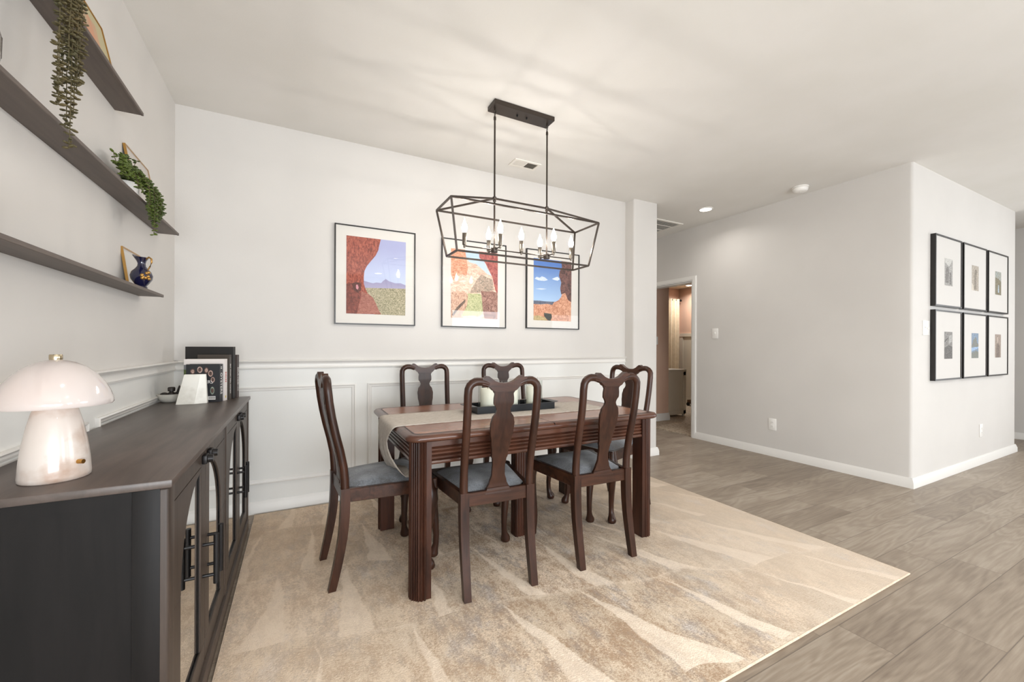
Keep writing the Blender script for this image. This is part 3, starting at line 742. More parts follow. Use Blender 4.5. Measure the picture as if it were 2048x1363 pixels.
def book(label, x, y, w, th, h, m):
    """x,y: front right bottom corner (spine edge of the cover that faces the viewer)"""
    t = thing('book', label, 'book', (x, y, SZ), BROT, 'cookbooks standing on the sideboard')
    g = G(); g.box(-w, 0, 0, .003, 0, h, .0006, 1); g.box(-w, 0, th-.003, th, 0, h, .0006, 1); g.box(-.003, 0, .003, th-.003, 0, h); g.obj('cover', m, t)
    g = G(); g.box(-w+.004, -.003, .003, th-.003, .003, h-.003); g.obj('page_block', 'page', t)
    return t
def spine_mx(th, z): return frame_mx((0,0,-1), (0,1,0), (1,0,0), (.0004, th/2, z))
def bars(b, m, th, rows, hgt):
    # small print on a spine, too small to read
    for z, w_ in rows:
        g = G(); g.poly([(.0005, th/2-w_/2, z-hgt/2), (.0005, th/2+w_/2, z-hgt/2), (.0005, th/2+w_/2, z+hgt/2), (.0005, th/2-w_/2, z+hgt/2)]); g.obj('small_print', m, b, None)
b = book('dark oyster cookbook at the front of the row with shells on its back cover', -.398, 2.872, .166, .044, .217, 'bk_dark')
text('spine_title', 'OYSTERS', .031, 'text_w', b, spine_mx(.044, .105))
bars(b, 'text_w', .044, ((.200, .018), (.192, .018)), .004)
text('cover_title', 'OYSTERS', .026, 'text_w', b, frame_mx((1,0,0), (0,0,1), (0,-1,0), (-.085, -.0004, .115)))
def cov(u, z): return (u, -.0006, z)
for cx, cz, rx, rz, mi in ((-.133,.176,.012,.016,2), (-.098,.186,.013,.018,0), (-.066,.182,.011,.017,2), (-.045,.164,.012,.018,0), (-.034,.128,.010,.016,0), (-.036,.066,.011,.022,1)):
    g = G()
    for f_, m_, d_ in ((1., mi, 0.), (.64, 2 if mi != 2 else 0, .0003)):
        g.mi = m_; g.poly([(cx+rx*f_*cos(2*pi*k/16), -.0006-d_, cz+rz*f_*sin(2*pi*k/16)) for k in range(16)])
    g.obj('shell_print', ['shell', 'shell_g', 'shell_d'], b, None)
g = G(); g.mi = 0; g.poly([cov(-.058,.014), cov(-.020,.014), cov(-.020,.034), cov(-.058,.034)])
g.mi = 1
for k in range(9):
    x = -.053+.0036*k; g.poly([(x, -.0009, .018), (x+.0018, -.0009, .018), (x+.0018, -.0009, .031), (x, -.0009, .031)])
g.obj('barcode', ['text_w', 'bk_black'], b, None)
b = book('white cookbook with a green field on its back cover, second in the row', -.382, 2.924, .205, .040, .245, 'bk_white')
g = G(); g.mi = 0; g.poly([cov(-.2045, .12), cov(-.18, .12), cov(-.18, .185), cov(-.2045, .185)]); g.mi = 1; g.poly([cov(-.2045, .185), cov(-.18, .185), cov(-.18, .212), cov(-.2045, .212)])
g.obj('cover_print', ['grass_print', 'grey_print'], b, None); g = G(); g.mi = 0; g.poly([(.0005, .018+.008*cos(a), .022+.008*sin(a)) for a in [2*pi*k/14 for k in range(14)]])
g.obj('publisher_mark', 'ylw', b, None)
bars(b, 'text_r', .040, [(.165-.0105*k, (.018, .014, .018, .012, .018, .016)[k]) for k in range(6)], .006)
b = book('charcoal cookbook with white spine lettering, third in the row', -.364, 2.970, .165, .034, .270, 'bk_brown')
text('spine_title', 'EAT WHAT YOU WATCH', .0155, 'text_w', b, spine_mx(.034, .125))
bars(b, 'grey_print', .034, [(.252-.007*k, .007) for k in range(6)], .004)
b = book('tallest black book in the row, plain cover', -.350, 3.009, .250, .036, .317, 'bk_black')
b = book('brown cookbook at the back of the row near the sideboard end', -.334, 3.052, .17, .032, .267, 'bk_sous')
text('spine_title', 'SOUS-VIDE', .0215, 'text_w', b, spine_mx(.030, .138))
text('spine_subtitle', 'AT HOME', .010, 'text_w', b, spine_mx(.030, .065))
bars(b, 'grey_print', .032, [(.250-.0065*k, .006) for k in range(9)], .004)

g = G()
bot = [(-.590, 2.830), (-.505, 2.815), (-.452, 2.842), (-.449, 2.864), (-.590, 2.864)]; tp = [(-.556, 2.846), (-.482, 2.843), (-.458, 2.848), (-.458, 2.866), (-.556, 2.866)]
g.mi = 0
A = [g.bm.verts.new((x, y, SZ)) for x, y in bot]; B = [g.bm.verts.new((x, y-.001, SZ+.163)) for x, y in tp]
g.face(A[::-1]); g.face(B)
for i in range(5): g.face([A[i], A[(i+1)%5], B[(i+1)%5], B[i]])
g.bevel(g.bm.faces[:], .0015, 1)
o = g.obj('bookend', 'marble_end', None, 20); tag(o, 'white marble wedge bookend leaning on the front of the book row', 'bookend')

t = thing('bowl', 'small pale grey ceramic bowl by the left wall on the sideboard', 'bowl', (-.640, 2.995, SZ))
g = G(); g.lathe([(.0, 0), (.040, 0), (.052, .008), (.061, .024), (.064, .046), (.0615, .047), (.057, .026), (.048, .012), (0, .010)], 32); g.obj('body', 'ceramic', t, 60)
for i, (x, y, z, r, lab) in enumerate(((-.672, 2.985, .040, .022, 'round black dried pod at the left side of the grey bowl'), (-.640, 2.985, .046, .018, 'black capped dried pod standing highest in the middle of the bowl'), (-.604, 2.985, .046, .022, 'pointed black dried pod at the right side of the grey bowl'), (-.640, 3.025, .034, .024, 'black dried pod at the back of the grey bowl'))):
    p = thing('dried_pod', lab, 'dried pod', (x, y, SZ+z), 0, 'dried pods in the bowl')
    g = G(); g.ellipsoid((0,0,0), (r, r, r*.75), None, 14, 8); g.obj('body', 'pod', p, 60)
    if i in (1, 2):
        g = G()
        if i == 1: g.lathe([(0, r*.5), (.010, r*.55), (.010, r*.8), (.017, r*.95), (.018, r*1.9), (.014, r*2.2), (0, r*2.25)], 14)
        else: g.lathe([(0, r*.5), (.013, r*.6), (.009, r*1.3), (.003, r*2.1), (0, r*2.2)], 12)
        g.obj('cap', 'pod', p, 60)

# ------------------------------------------------------------------ wall shelves on the left wall
SHELF = {'top': (.75, 2.384, 2.196), 'middle': (1.05, 3.003, 1.811), 'lowest': (.80, 2.703, 1.422)}
for k, (y0, y1, z) in SHELF.items():
    t = thing('wall_shelf', {'top': 'dark oak picture ledge, highest of three on left wall', 'middle': 'dark oak picture ledge, middle of three on left wall, reaching furthest back', 'lowest': 'dark oak picture ledge, lowest of three on left wall'}[k], 'shelf', (XW, 0, z), 0, 'picture ledges on the left wall')
    g = G(); g.box(.0005, .088, y0, y1, 0, .012); g.obj('board', 'shelf', t)
    g = G(); g.box(.088, .098, y0, y1, -.002, .0122, .0015, 1); g.obj('front_lip', 'shelf', t)
SB = .0125  # board thickness

def lean_frame(name, label, cat, x0, x1, y0, y1, z0, h, edge, build, cg='frames leaning on the ledges'):
    """x0 bottom, x1 top"""
    t = thing(name, label, cat, (x0, (y0+y1)/2, z0), group=cg, rot=(0, -atan2(x0-x1, h), 0))
    w = (y1-y0)/2
    g = G(); e = edge
    g.box(-.010, 0, -w, -w+e, 0, h); g.box(-.010, 0, w-e, w, 0, h); g.box(-.010, 0, -w+e, w-e, 0, e); g.box(-.010, 0, -w+e, w-e, h-e, h); g.obj('frame', 'gold', t)
    build(t, w, h, e); return t
def quad(t, name, m, y0, y1, z0, z1, x):
    g = G(); g.poly([(x, y0, z0), (x, y1, z0), (x, y1, z1), (x, y0, z1)]); return g.obj(name, m, t, None)
M['olive'] = mat('olive_mat', (186,176,140), rough=.8); M['peach'] = mat('peach_flower_print', (206,150,120), (180,170,140), rough=.8, scale=14); M['pale_print'] = mat('pale_print', (214,206,196), (196,186,176), rough=.8, scale=12)
def b1(t, w, h, e):
    quad(t, 'mat_board', 'olive', -w+e, w-e, e, h-e, -.004); quad(t, 'print', 'peach', -w*.55, w*.5, h*.2, h*.78, -.003)
    quad(t, 'back_panel', 'black_frame', -w+e, w-e, e, h-e, -.009)
lean_frame('photo_frame', 'gold edged frame with olive mat and peach print leaning on the highest ledge', 'picture frame', -.648, -.698, 1.85, 2.215, 2.196+SB, .235, .005, b1)
def b2(t, w, h, e):
    quad(t, 'back_panel', 'black_frame', -w+e, w-e, e, h-e, -.009); quad(t, 'print', 'pale_print', -w+e, w-e, e, h-e, -.006)
    quad(t, 'glass', 'pic_glass', -w+e, w-e, e, h-e, -.001)
lean_frame('photo_frame', 'thin gold edged frame with pale print behind trailing plant on middle ledge', 'picture frame', -.650, -.700, 2.47, 2.80, 1.811+SB, .275, .004, b2)
def b3(t, w, h, e):
    quad(t, 'glass', 'pic_glass', -w+e, w-e, e, h-e, -.001); quad(t, 'back_panel', 'matboard', -w+e, w-e, e, h-e, -.008)
    quad(t, 'print', 'pale_print', w*.35, w*.85, h*.10, h*.4, -.005)
lean_frame('photo_frame', 'small gold edged frame behind the cobalt jug on the lowest ledge', 'picture frame', -.678, -.704, 2.46, 2.70, 1.422+SB, .190, .005, b3)

# cobalt jug
t = thing('jug', 'cobalt blue porcelain jug with gold flowers on the lowest ledge', 'jug', (-.634, 2.448, 1.422+SB), radians(-25))
g = G(); g.lathe([(.0, 0), (.020, 0), (.022, .004), (.018, .010), (.026, .020), (.038, .040), (.041, .056), (.036, .074), (.024, .088), (.016, .100), (.014, .112), (.017, .124), (.023, .134), (.026, .140), (.023, .139), (.012, .118), (0, .11)], 32)
for v in g.bm.verts:
    if v.co.z > .12: v.co.x -= (v.co.z-.12)*.5*(1 if v.co.x < 0 else .2); v.co.z += .5*max(0, -v.co.x-.010)*(v.co.z > .13)
g.obj('body', 'cobalt', t, 60)
g = G(); g.tube([(.018, 0, .132), (.032, 0, .142), (.043, 0, .134), (.044, 0, .118), (.036, 0, .098), (.027, 0, .083)], [.003, .004, .004, .0035, .003, .003], 8); g.obj('handle', 'gold', t, 60)
g = G()
for k in range(9):
    a = radians(-22 + random.uniform(-30, 35)); z = .056+random.uniform(-.016, .016); r = .0395 - abs(z-.056)*.18
    g.ellipsoid((r*cos(a), r*sin(a), z), (.0075, .0075, .0075), None, 8, 5)
g.obj('gold_flower', 'gold', t, 60)

# glass jar and dark vase cut by the left edge of view
t = thing('glass_jar', 'ribbed clear glass jar on the middle ledge at the left edge of view', 'jar', (-.662, 1.408, 1.811+SB))
g = G(); g.lathe([(.0, 0), (.026, 0), (.034, .008), (.039, .030), (.040, .080), (.034, .105), (.020, .118), (.020, .130), (.017, .130), (.017, .118), (.030, .103), (.036, .080), (.035, .030), (.0, .008)], 48, caps=False, flute=.05, fn=12); g.obj('body', 'ribbed', t, 60)
g = G(); g.lathe([(.0, .131), (.022, .131), (.022, .138), (.010, .144), (.010, .15), (.014, .158), (.010, .168), (0, .17)], 24); g.obj('stopper', 'ribbed', t, 60)
t = thing('dark_vase', 'round dark vase on the lowest ledge at the left edge of view', 'vase', (-.660, 1.385, 1.422+SB))
g = G(); g.lathe([(.0, 0), (.024, 0), (.030, .006), (.040, .05), (.043, .085), (.036, .118), (.020, .132), (.018, .145), (.020, .15), (.016, .15), (.014, .13), (0, .12)], 28); g.obj('body', 'dark_vase', t, 60)

# trailing plants
def foliage(t, strings, lm, size, seed, step=.011):
    rnd = random.Random(seed)
    gs, gl = G(), G()
    for pts in strings:
        # smooth polyline
        P = [Vector(p) for p in pts]; S = []
        for i in range(len(P)-1):
            a, b = P[max(i-1, 0)], P[min(i+2, len(P)-1)]; p, q = P[i], P[i+1]
            n = max(2, int((q-p).length/step))
            for k in range(n):
                u = k/n; m0 = (q-a)*.5; m1 = (b-p)*.5
                S.append((2*u**3-3*u**2+1)*p + (u**3-2*u**2+u)*m0 + (-2*u**3+3*u**2)*q + (u**3-u**2)*m1)
        S.append(P[-1]); gs.tube(S, .0012, 5)
        for i, p in enumerate(S):
            for s_ in range(2):
                a = i*1.9 + s_*pi + rnd.uniform(-.5, .5); d = Vector((cos(a), sin(a), rnd.uniform(-.35, .45))).normalized()
                sz = size*rnd.uniform(.75, 1.15)
                mx = d.to_track_quat('Z', 'Y').to_matrix()
                gl.ellipsoid(p + d*(sz*1.0), (sz*.62, sz*.42, sz), mx, 6, 4)
    gs.obj('stem', 'stem', t, 60); gl.obj('leaves', lm, t, 60)
def pot(t, r, h, m):
    g = G(); g.lathe([(0, 0), (r*.8, 0), (r*.86, .004), (r, h), (r*.93, h), (r*.9, h*.85), (0, h*.85)], 28); p = g.obj('pot', m, t, 50)
    g = G(); g.lathe([(0, h*.86), (r*.9, h*.86)], 20, caps=False); g.obj('soil', 'soil', t)
rnd = random.Random(3)
t = thing('trailing_plant', 'brownish green string succulent hanging down from the highest ledge', 'plant', (-.655, 1.650, 2.196+SB), 0, 'trailing succulents on the ledges')
pot(t, .042, .075, 'plastic')
S = []
for dy, zend in ((-.062, -.37), (-.055, -.34), (-.048, -.26), (-.038, -.30), (-.018, -.47), (-.010, -.40), (0, -.36), (.008, -.30), (.018, -.26), (.028, -.24), (.040, -.22), (.046, -.14), (-.030, -.20), (.012, -.18)):
    xo = .064 + rnd.uniform(-.006, .014)
    S.append([(rnd.uniform(-.02, .02), dy*.4, .066), (.035, dy*.8, .090), (xo, dy, .050), (xo+.006, dy+rnd.uniform(-.006,.006), -.05), (xo+.004, dy+rnd.uniform(-.006,.006), zend*.55), (xo+.002, dy+rnd.uniform(-.008,.008), zend)])
foliage(t, S, 'leaf2', .0082, 5, .0165)
t = thing('trailing_plant', 'bright green string succulent in a white pot spilling over the middle ledge', 'plant', (-.655, 2.345, 1.811+SB), 0, 'trailing succulents on the ledges')
pot(t, .040, .052, 'plastic')
S = []
for k in range(22):   # over the front edge, hanging
    dy = rnd.uniform(-.05, .20); xo = .060+rnd.uniform(-.004, .018); zend = -.02 - .10*max(0, 1-abs(dy-.07)/.10)*rnd.uniform(.4, 1.2)
    S.append([(rnd.uniform(-.02,.02), dy*.2, .062), (.025, dy*.6, .10+rnd.uniform(0, .02)), (xo, dy, .055), (xo+.006, dy+rnd.uniform(-.01,.02), .0), (xo+.004, dy+.01, zend)])
S.append([(.02, .01, .06), (.04, .03, .09), (.070, .07, .04), (.072, .075, -.06), (.070, .078, -.145)])
S.append([(.02, .0, .06), (.04, .05, .09), (.066, .10, .04), (.068, .105, -.04), (.066, .108, -.10)])
S.append([(.02, .02, .06), (.03, .10, .09), (.05, .19, .06), (.055, .23, .02), (.058, .25, -.02)])
for k in range(22):    # spreading along the ledge to the left and right, rising a little
    dy = (-1 if k % 2 else 1)*rnd.uniform(.10, .22); 
    S.append([(rnd.uniform(-.02,.02), 0, .06), (.01, dy*.35, .115+rnd.uniform(-.01, .03)), (.03, dy*.75, .085), (.045, dy, .040+rnd.uniform(-.02, .03))])
for k in range(12):
    dy = rnd.uniform(-.09, .12); S.append([(rnd.uniform(-.01,.02), dy*.2, .05), (.03, dy*.6, .082+rnd.uniform(-.01,.02)), (.052, dy, .05), (.062, dy*1.15, .012)])
S.append([(0, .01, .06), (.01, .02, .12), (.02, .035, .165)]); S.append([(0, -.05, .06), (.02, -.15, .07), (.03, -.23, .06), (.03, -.255, .085)])
foliage(t, S, 'leaf', .0085, 9, .0140)

# ------------------------------------------------------------------ framed prints
M['p_sky'] = None
def grad(name, c1, c2, z0, z1, n=0.0):
    t = NT(name); x, y, z = t.sep(t.coord())[:3]
    f = t.math('DIVIDE', t.math('SUBTRACT', z, z0), z1-z0)
    if n: f = t.math('ADD', f, t.math('MULTIPLY', t.math('SUBTRACT', t.noise(t.coord(), 9, 3), .5), n))
    return t.bsdf(t.ramp(f, [(0., lin(c1)), (1., lin(c2))]), .7)
def speck(name, c1, c2, c3, sc, stretch=(1,1,1), dist=1.):
    t = NT(name); f = t.noise(t.coord(stretch), sc*2.2, 6, .72, dist)
    return t.bsdf(t.ramp(f, [(.40, lin(c1)), (.5, lin(c2)), (.60, lin(c3))]), .7)
P1 = [(grad('p1_sky', (196,208,232), (164,168,204), .25, .62, .2), [(275,268),(897,342),(893,1107),(272,1083)]),
      (grad('p1_mountain', (178,172,196), (150,146,178), .22, .36, .2), [(440,738),(500,757),(545,768),(580,760),(630,766),(652,742),(680,724),(715,748),(780,768),(840,768),(896,790),(895,850),(440,850)]),
      (speck('p1_plain', (96,98,68), (160,152,124), (206,192,164), 60), [(440,815),(895,826),(893,1107),(560,1094),(440,1000)]),
      (speck('p1_rock', (112,50,40), (150,72,54), (178,96,74), 16, (2.2,2.2,1)), [(275,268),(625,310),(606,384),(600,420),(572,478),(520,540),(480,590),(456,640),(450,700),(450,770),(466,822),(490,875),(545,918),(576,980),(602,1040),(630,1094),(272,1083)]),
      (speck('p1_shade', (92,44,38), (118,58,48), (140,74,60), 18), [(275,775),(330,766),(350,850),(420,862),(425,900),(400,980),(380,1087),(272,1083)]),
      (speck('p1_ledge', (134,76,64), (158,98,84), (180,122,106), 22, (1,1,3)), [(425,850),(500,885),(545,920),(576,980),(602,1040),(630,1094),(384,1088),(405,985),(425,905)]),
      (speck('p1_hollow', (70,36,32), (90,48,42), (104,56,48), 20), [(330,770),(372,756),(420,768),(424,846),(384,866),(350,846)]),
      (mat('p1_pink', (206,140,148), rough=.7), [(372,785),(388,782),(398,812),(390,836),(372,824)])]
P2 = [(speck('p2_cliff', (206,166,146), (226,194,172), (236,214,198), 14, (1,1,2)), [(230,327),(762,395),(760,1120),(232,1110)]),
      (grad('p2_sky', (206,220,230), (182,204,222), .42, .62, .1), [(385,347),(542,367),(548,440),(604,482),(640,560),(690,640),(640,622),(580,566),(510,508),(430,486),(396,430)]),
      (speck('p2_trees', (120,116,104), (176,150,132), (200,180,160), 40), [(520,680),(570,620),(640,660),(700,680),(715,800),(560,830),(440,830),(470,760)]),
      (speck('p2_meadow', (150,156,112), (182,184,138), (206,204,160), 30), [(415,835),(560,840),(590,900),(600,1010),(560,1080),(340,1090),(400,960)]),
      (speck('p2_red_rock', (130,60,56), (164,84,80), (188,110,98), 12), [(540,366),(762,395),(762,860),(735,800),(715,730),(700,660),(655,570),(612,490),(546,440)]),
      (speck('p2_orange_rock', (186,116,86), (216,152,120), (232,184,154), 16, (1,1,3)), [(230,327),(382,346),(398,440),(415,560),(400,640),(350,620),(290,640),(232,720)]),  # rock colour paled for the wash of reflections on the glass
      (speck('p2_low_rock', (150,112,92), (206,164,140), (228,196,172), 22, (3,1,1)), [(232,830),(300,812),(380,812),(418,860),(410,960),(395,1000),(330,1112),(232,1110)]),
      (speck('p2_crack', (80,66,58), (104,86,74), (140,116,100), 30), [(240,1075),(300,985),(390,900),(384,940),(310,1020),(252,1098)]),
      (speck('p2_rim_rock', (112,76,68), (150,110,98), (186,146,130), 18), [(566,805),(620,815),(700,810),(762,830),(760,1120),(608,1114),(585,1010),(576,900)])]
P3 = [(grad('p3_sky', (170,198,228), (82,122,188), .25, .62, .15), [(1172,405),(1603,470),(1598,1150),(1165,1135)]),
      (mat('p3_cloud', (222,228,238), (190,206,230), rough=.7, scale=60), [(1182,650),(1205,628),(1240,640),(1262,622),(1300,640),(1330,668),(1290,678),(1230,672)]),
      (mat('p3_cloud_b', (216,224,236), rough=.7), [(1375,655),(1410,640),(1440,632),(1468,660),(1440,678),(1400,668)]),
      (mat('p3_cloud_c', (206,216,232), rough=.7), [(1190,768),(1250,762),(1318,770),(1260,780)]),
      (speck('p3_ridge', (74,84,104), (92,100,118), (116,118,130), 20), [(1168,905),(1240,908),(1300,916),(1420,922),(1430,960),(1167,960)]),
      (speck('p3_orange_rock', (172,112,84), (206,148,116), (224,174,146), 20), [(1166,945),(1250,952),(1320,944),(1380,958),(1400,928),(1450,905),(1480,868),(1515,760),(1530,740),(1560,850),(1600,850),(1598,1150),(1165,1135)]),
      (speck('p3_dark_rock', (66,44,42), (98,66,62), (128,88,80), 18), [(1482,450),(1603,470),(1601,930),(1560,900),(1530,820),(1482,836),(1470,770),(1482,700),(1455,620),(1464,566),(1490,524)]),
      (speck('p3_bush', (44,48,48), (64,70,66), (84,84,76), 40), [(1286,1050),(1370,1062),(1376,1100),(1360,1142),(1330,1138),(1290,1092)]),
      (speck('p3_grass', (150,136,96), (186,164,118), (206,184,140), 40), [(1168,1085),(1230,1080),(1300,1105),(1322,1140),(1165,1135)])]
def norm_poly(P, Q):
    (ax, ay), (bx, by), (cx, cy), (dx, dy) = Q  # TL TR BR BL
    out = []
    for x, y in P:
        u = (x-ax)/(bx-ax); top = ay+(by-ay)*u; bot = dy+(cy-dy)*u; v = (bot-y)/(bot-top)
        out.append((max(0, min(1, u)), max(0, min(1, v))))
    return out
def quad_y(t, name, m, x0, x1, z0, z1, y):
    g = G(); g.poly([(x0, y, z0), (x1, y, z0), (x1, y, z1), (x0, y, z1)]); return g.obj(name, m, t, None)
def big_picture(label, x0, x1, z0, z1, ix0, ix1, iz0, iz1, layers, Q):
    t = thing('framed_print', label, 'picture', ((x0+x1)/2, YW, z0), 0, 'desert prints on the back wall')
    w, h = (x1-x0)/2, z1-z0; e, d = .0085, .024
    g = G()
    for q in ((-w, -w+e, 0, h), (w-e, w, 0, h), (-w+e, w-e, 0, e), (-w+e, w-e, h-e, h)): g.box(q[0], q[1], -d, -.001, q[2], q[3])
    g.obj('frame', 'black_frame', t)
    g = G(); g.box(-w+e, w-e, -.014, -.004, e, h-e); g.obj('mat_board', 'matboard', t)
    g = G(); cx = (x0+x1)/2
    for i, (m, P) in enumerate(layers):
        g.mi = i; g.poly([(ix0-cx+(ix1-ix0)*u, -.0143-.00025*i, iz0-z0+(iz1-iz0)*v) for u, v in norm_poly(P, Q)])
    g.obj('print', [m for m, P in layers], t, None)
    quad_y(t, 'glass', 'pic_glass', -w+e, w-e, e, h-e, -.020)
big_picture('black framed desert print of a red rock arch and wide valley, left of three', .243, .853, 1.341, 2.100, .326, .776, 1.423, 2.018, P1, [(275,268),(897,342),(893,1107),(272,1083)])
big_picture('black framed desert print of pink canyon walls and meadow, centre of three', 1.077, 1.687, 1.341, 2.098, 1.160, 1.604, 1.422, 2.016, P2, [(230,327),(762,395),(760,1120),(232,1110)])
big_picture('black framed desert print of blue sky beside a dark cliff, right of three', 1.900, 2.511, 1.348, 2.100, 1.981, 2.419, 1.428, 2.018, P3, [(1172,405),(1603,470),(1598,1150),(1165,1135)])

# six small framed photographs
def smallmat(n, *c): return speck(n, *c, 45, (1,1,1), 1.5)
SK = [((188,186,180), (150,146,142), (112,108,104), 'street_a'), ((200,190,176), (160,150,138), (126,116,104), 'arch_a'), ((168,188,208), (150,146,122), (116,106,84), 'hill_a'), ((160,158,154), (124,120,116), (88,84,80), 'facade_a'), ((150,176,206), (96,116,140), (130,128,112), 'sea_a'), ((176,160,148), (146,130,118), (112,98,88), 'court_a')]
xs6 = ((4.925, 5.532), (5.580, 6.205), (6.250, 6.868)); rows6 = ((1.548, 2.180), (.890, 1.516))
LB6 = ['black framed small street photo in wide white mat, upper row nearest the wall corner', 'black framed small photo of an arch in wide white mat, upper row middle', 'black framed small hillside photo in wide white mat, upper row furthest right', 'black framed small house front photo in wide white mat, lower row nearest the switch', 'black framed small blue sea photo in wide white mat, lower row middle', 'black framed small brownish photo in wide white mat, lower row furthest right']
for r_ in range(2):
    for c_ in range(3):
        k = r_*3+c_; (x0, x1), (z0, z1) = xs6[c_], rows6[r_]
        t = thing('photo_frame', LB6[k], 'picture', ((x0+x1)/2, YB, z0), 0, 'six small framed photos on the right wall')
        w, h = (x1-x0)/2, z1-z0; e, d = .014, .036
        g = G()
        for q in ((-w, -w+e, 0, h), (w-e, w, 0, h), (-w+e, w-e, 0, e), (-w+e, w-e, h-e, h)): g.box(q[0], q[1], -d, -.001, q[2], q[3])
        g.obj('frame', 'black_frame', t)
        g = G(); g.box(-w+e, w-e, -.030, -.010, e, h-e); g.obj('mat_board', 'matboard2', t)
        a, b, c, nm = SK[k]; ms = [smallmat('photo_'+nm, a, b, c), smallmat('photo_b_'+nm, b, c, tuple(int(v*.75) for v in c)), smallmat('photo_c_'+nm, tuple(min(255, int(v*1.1)) for v in a), a, b)]
        g = G(); pw, ph, pz = .093, .122, h*.5; Y = -.0303
        def q4(mi, u0, u1, v0, v1, o):
            g.mi = mi; g.poly([(-pw+2*pw*u, Y-o, pz-ph+2*ph*v) for u, v in ((u0,v0),(u1,v0),(u1,v1),(u0,v1))])
        def pg(mi, P, o): g.mi = mi; g.poly([(-pw+2*pw*u, Y-o, pz-ph+2*ph*v) for u, v in P])
        q4(0, 0, 1, 0, 1, 0)
        if k == 0: pg(2, [(0,1),(1,1),(.55,.72),(0,.85)], .0003); pg(1, [(.1,.1),(.5,.1),(.55,.6),(.35,.72),(.15,.6)], .0004); pg(1, [(.6,.05),(.85,.05),(.8,.5),(.62,.5)], .0004)
        if k == 1: pg(1, [(.35,.05),(.65,.05),(.62,.5),(.75,.75),(.7,.85),(.45,.85),(.35,.6)], .0004); pg(2, [(0,0),(.3,0),(.2,.2),(0,.3)], .0003)
        if k == 2: pg(1, [(0,0),(1,0),(1,.6),(.6,.68),(0,.74)], .0003); pg(2, [(.45,.1),(.65,.1),(.6,.42),(.5,.42)], .0004)
        if k == 3: pg(1, [(0,0),(1,0),(1,.45),(.5,.5),(0,.4)], .0003); pg(1, [(0,.6),(.5,.75),(.5,.8),(0,.66)], .0004); pg(2, [(.55,.55),(.95,.65),(.95,.9),(.55,.85)], .0004)
        if k == 4: pg(1, [(0,.5),(.25,.72),(.6,.86),(.85,.6),(1,.55),(1,.45),(0,.42)], .0003); pg(2, [(.0,.28),(1,.4),(1,.46),(0,.42)], .0004); pg(1, [(0,0),(1,0),(1,.25),(.6,.3),(0,.22)], .0004)
        if k == 5: pg(1, [(.2,.0),(.8,.0),(.75,.5),(.5,.65),(.25,.5)], .0003); pg(2, [(.35,.6),(.55,.7),(.5,.9),(.3,.85)], .0004)
        g.obj('photo', ms, t, None)

# ------------------------------------------------------------------ switches, outlets, vents, detector, can light
def plate_on(name, label, cat, pos, nrm, w, h, kind):
    t = thing(name, label, cat, pos, atan2(nrm[1], nrm[0])+pi/2)   # local -y is outward
    g = G(); g.box(-w/2, w/2, -.006, 0, -h/2, h/2, .002); g.obj('plate', 'plastic', t)
    if kind == 'switch':
        g = G(); g.box(-.006, .006, -.016, -.006, -.004, .016, .002); g.obj('toggle', 'plastic', t)
    elif kind == 'double':
        for s_ in (-1, 1):
            g = G(); g.box(s_*.023-.006, s_*.023+.006, -.016, -.006, -.012 if s_ > 0 else -.002, .004 if s_ > 0 else .014, .002); g.obj('toggle', 'plastic', t)
    else:
        for s_ in (-1, 1):
            g = G(); g.box(-.017, .017, -.008, -.006, s_*.021-.015, s_*.021+.015, .004); g.obj('socket', 'plastic', t)
        g = G()
        for s_ in (-1, 1):
            for dx in (-.006, .006): g.box(dx-.0012, dx+.0012, -.0085, -.008, s_*.021-.004, s_*.021+.006)
        g.obj('slot', 'dark_slot', t)
plate_on('light_switch', 'white light switch on the wall beside the bedroom doorway', 'switch', (XB, 3.329, 1.347), (-1, 0), .080, .125, 'switch')
plate_on('wall_outlet', 'white power outlet low on the plain wall right of the doorway', 'outlet', (XB, 2.636, .345), (-1, 0), .082, .125, 'outlet')
plate_on('light_switch', 'white double light switch left of the six small framed photos', 'switch', (4.832, YB, 1.352), (0, -1), .135, .125, 'double')
plate_on('wall_outlet', 'white power outlet low on the wall beneath the six small framed photos', 'outlet', (6.185, YB, .340), (0, -1), .085, .130, 'outlet')
plate_on('light_switch', 'white light switch on the pink bedroom wall seen through the doorway', 'switch', (4.985, 4.665, 1.28), (0, -1), .080, .125, 'switch')

t = thing('ceiling_vent', 'small white rectangular air vent in the ceiling behind the chandelier', 'vent', (1.722, 3.072, ZC))
g = G(); w, d = .125, .068
for q in ((-w, w, -d, -d+.022), (-w, w, d-.022, d), (-w, -w+.022, -d+.022, d-.022), (w-.022, w, -d+.022, d-.022), (-.006, .006, -d+.022, d-.022)): g.box(q[0], q[1], q[2], q[3], -.008, 0, .001, 1)
g.obj('frame', 'vent', t)
g = G(); g.box(-w+.022, w-.022, -d+.022, d-.022, -.0015, 0); g.obj('duct', 'dark_slot', t)
for k in range(9):
    g = G(); x = -.098+.0108*k; mx = Matrix.Translation((x, 0, -.005)) @ Matrix.Rotation(radians(40), 4, 'Y'); g.box(-.0045, .0045, -d+.022, d-.022, -.0008, .0008, mx=mx); g.obj('slat', 'vent', t)
for k in range(6):
    g = G(); y = -.040+.016*k; mx = Matrix.Translation((.055, y, -.005)) @ Matrix.Rotation(radians(35), 4, 'X'); g.box(-.045, .045, -.004, .004, -.0006, .0006, mx=mx); g.obj('slat', 'dark_slot', t)
t = thing('return_air_grille', 'large white return air grille in the hall ceiling beside the column', 'vent', (4.02, 3.86, ZC))
g = G(); w, d = .30, .26
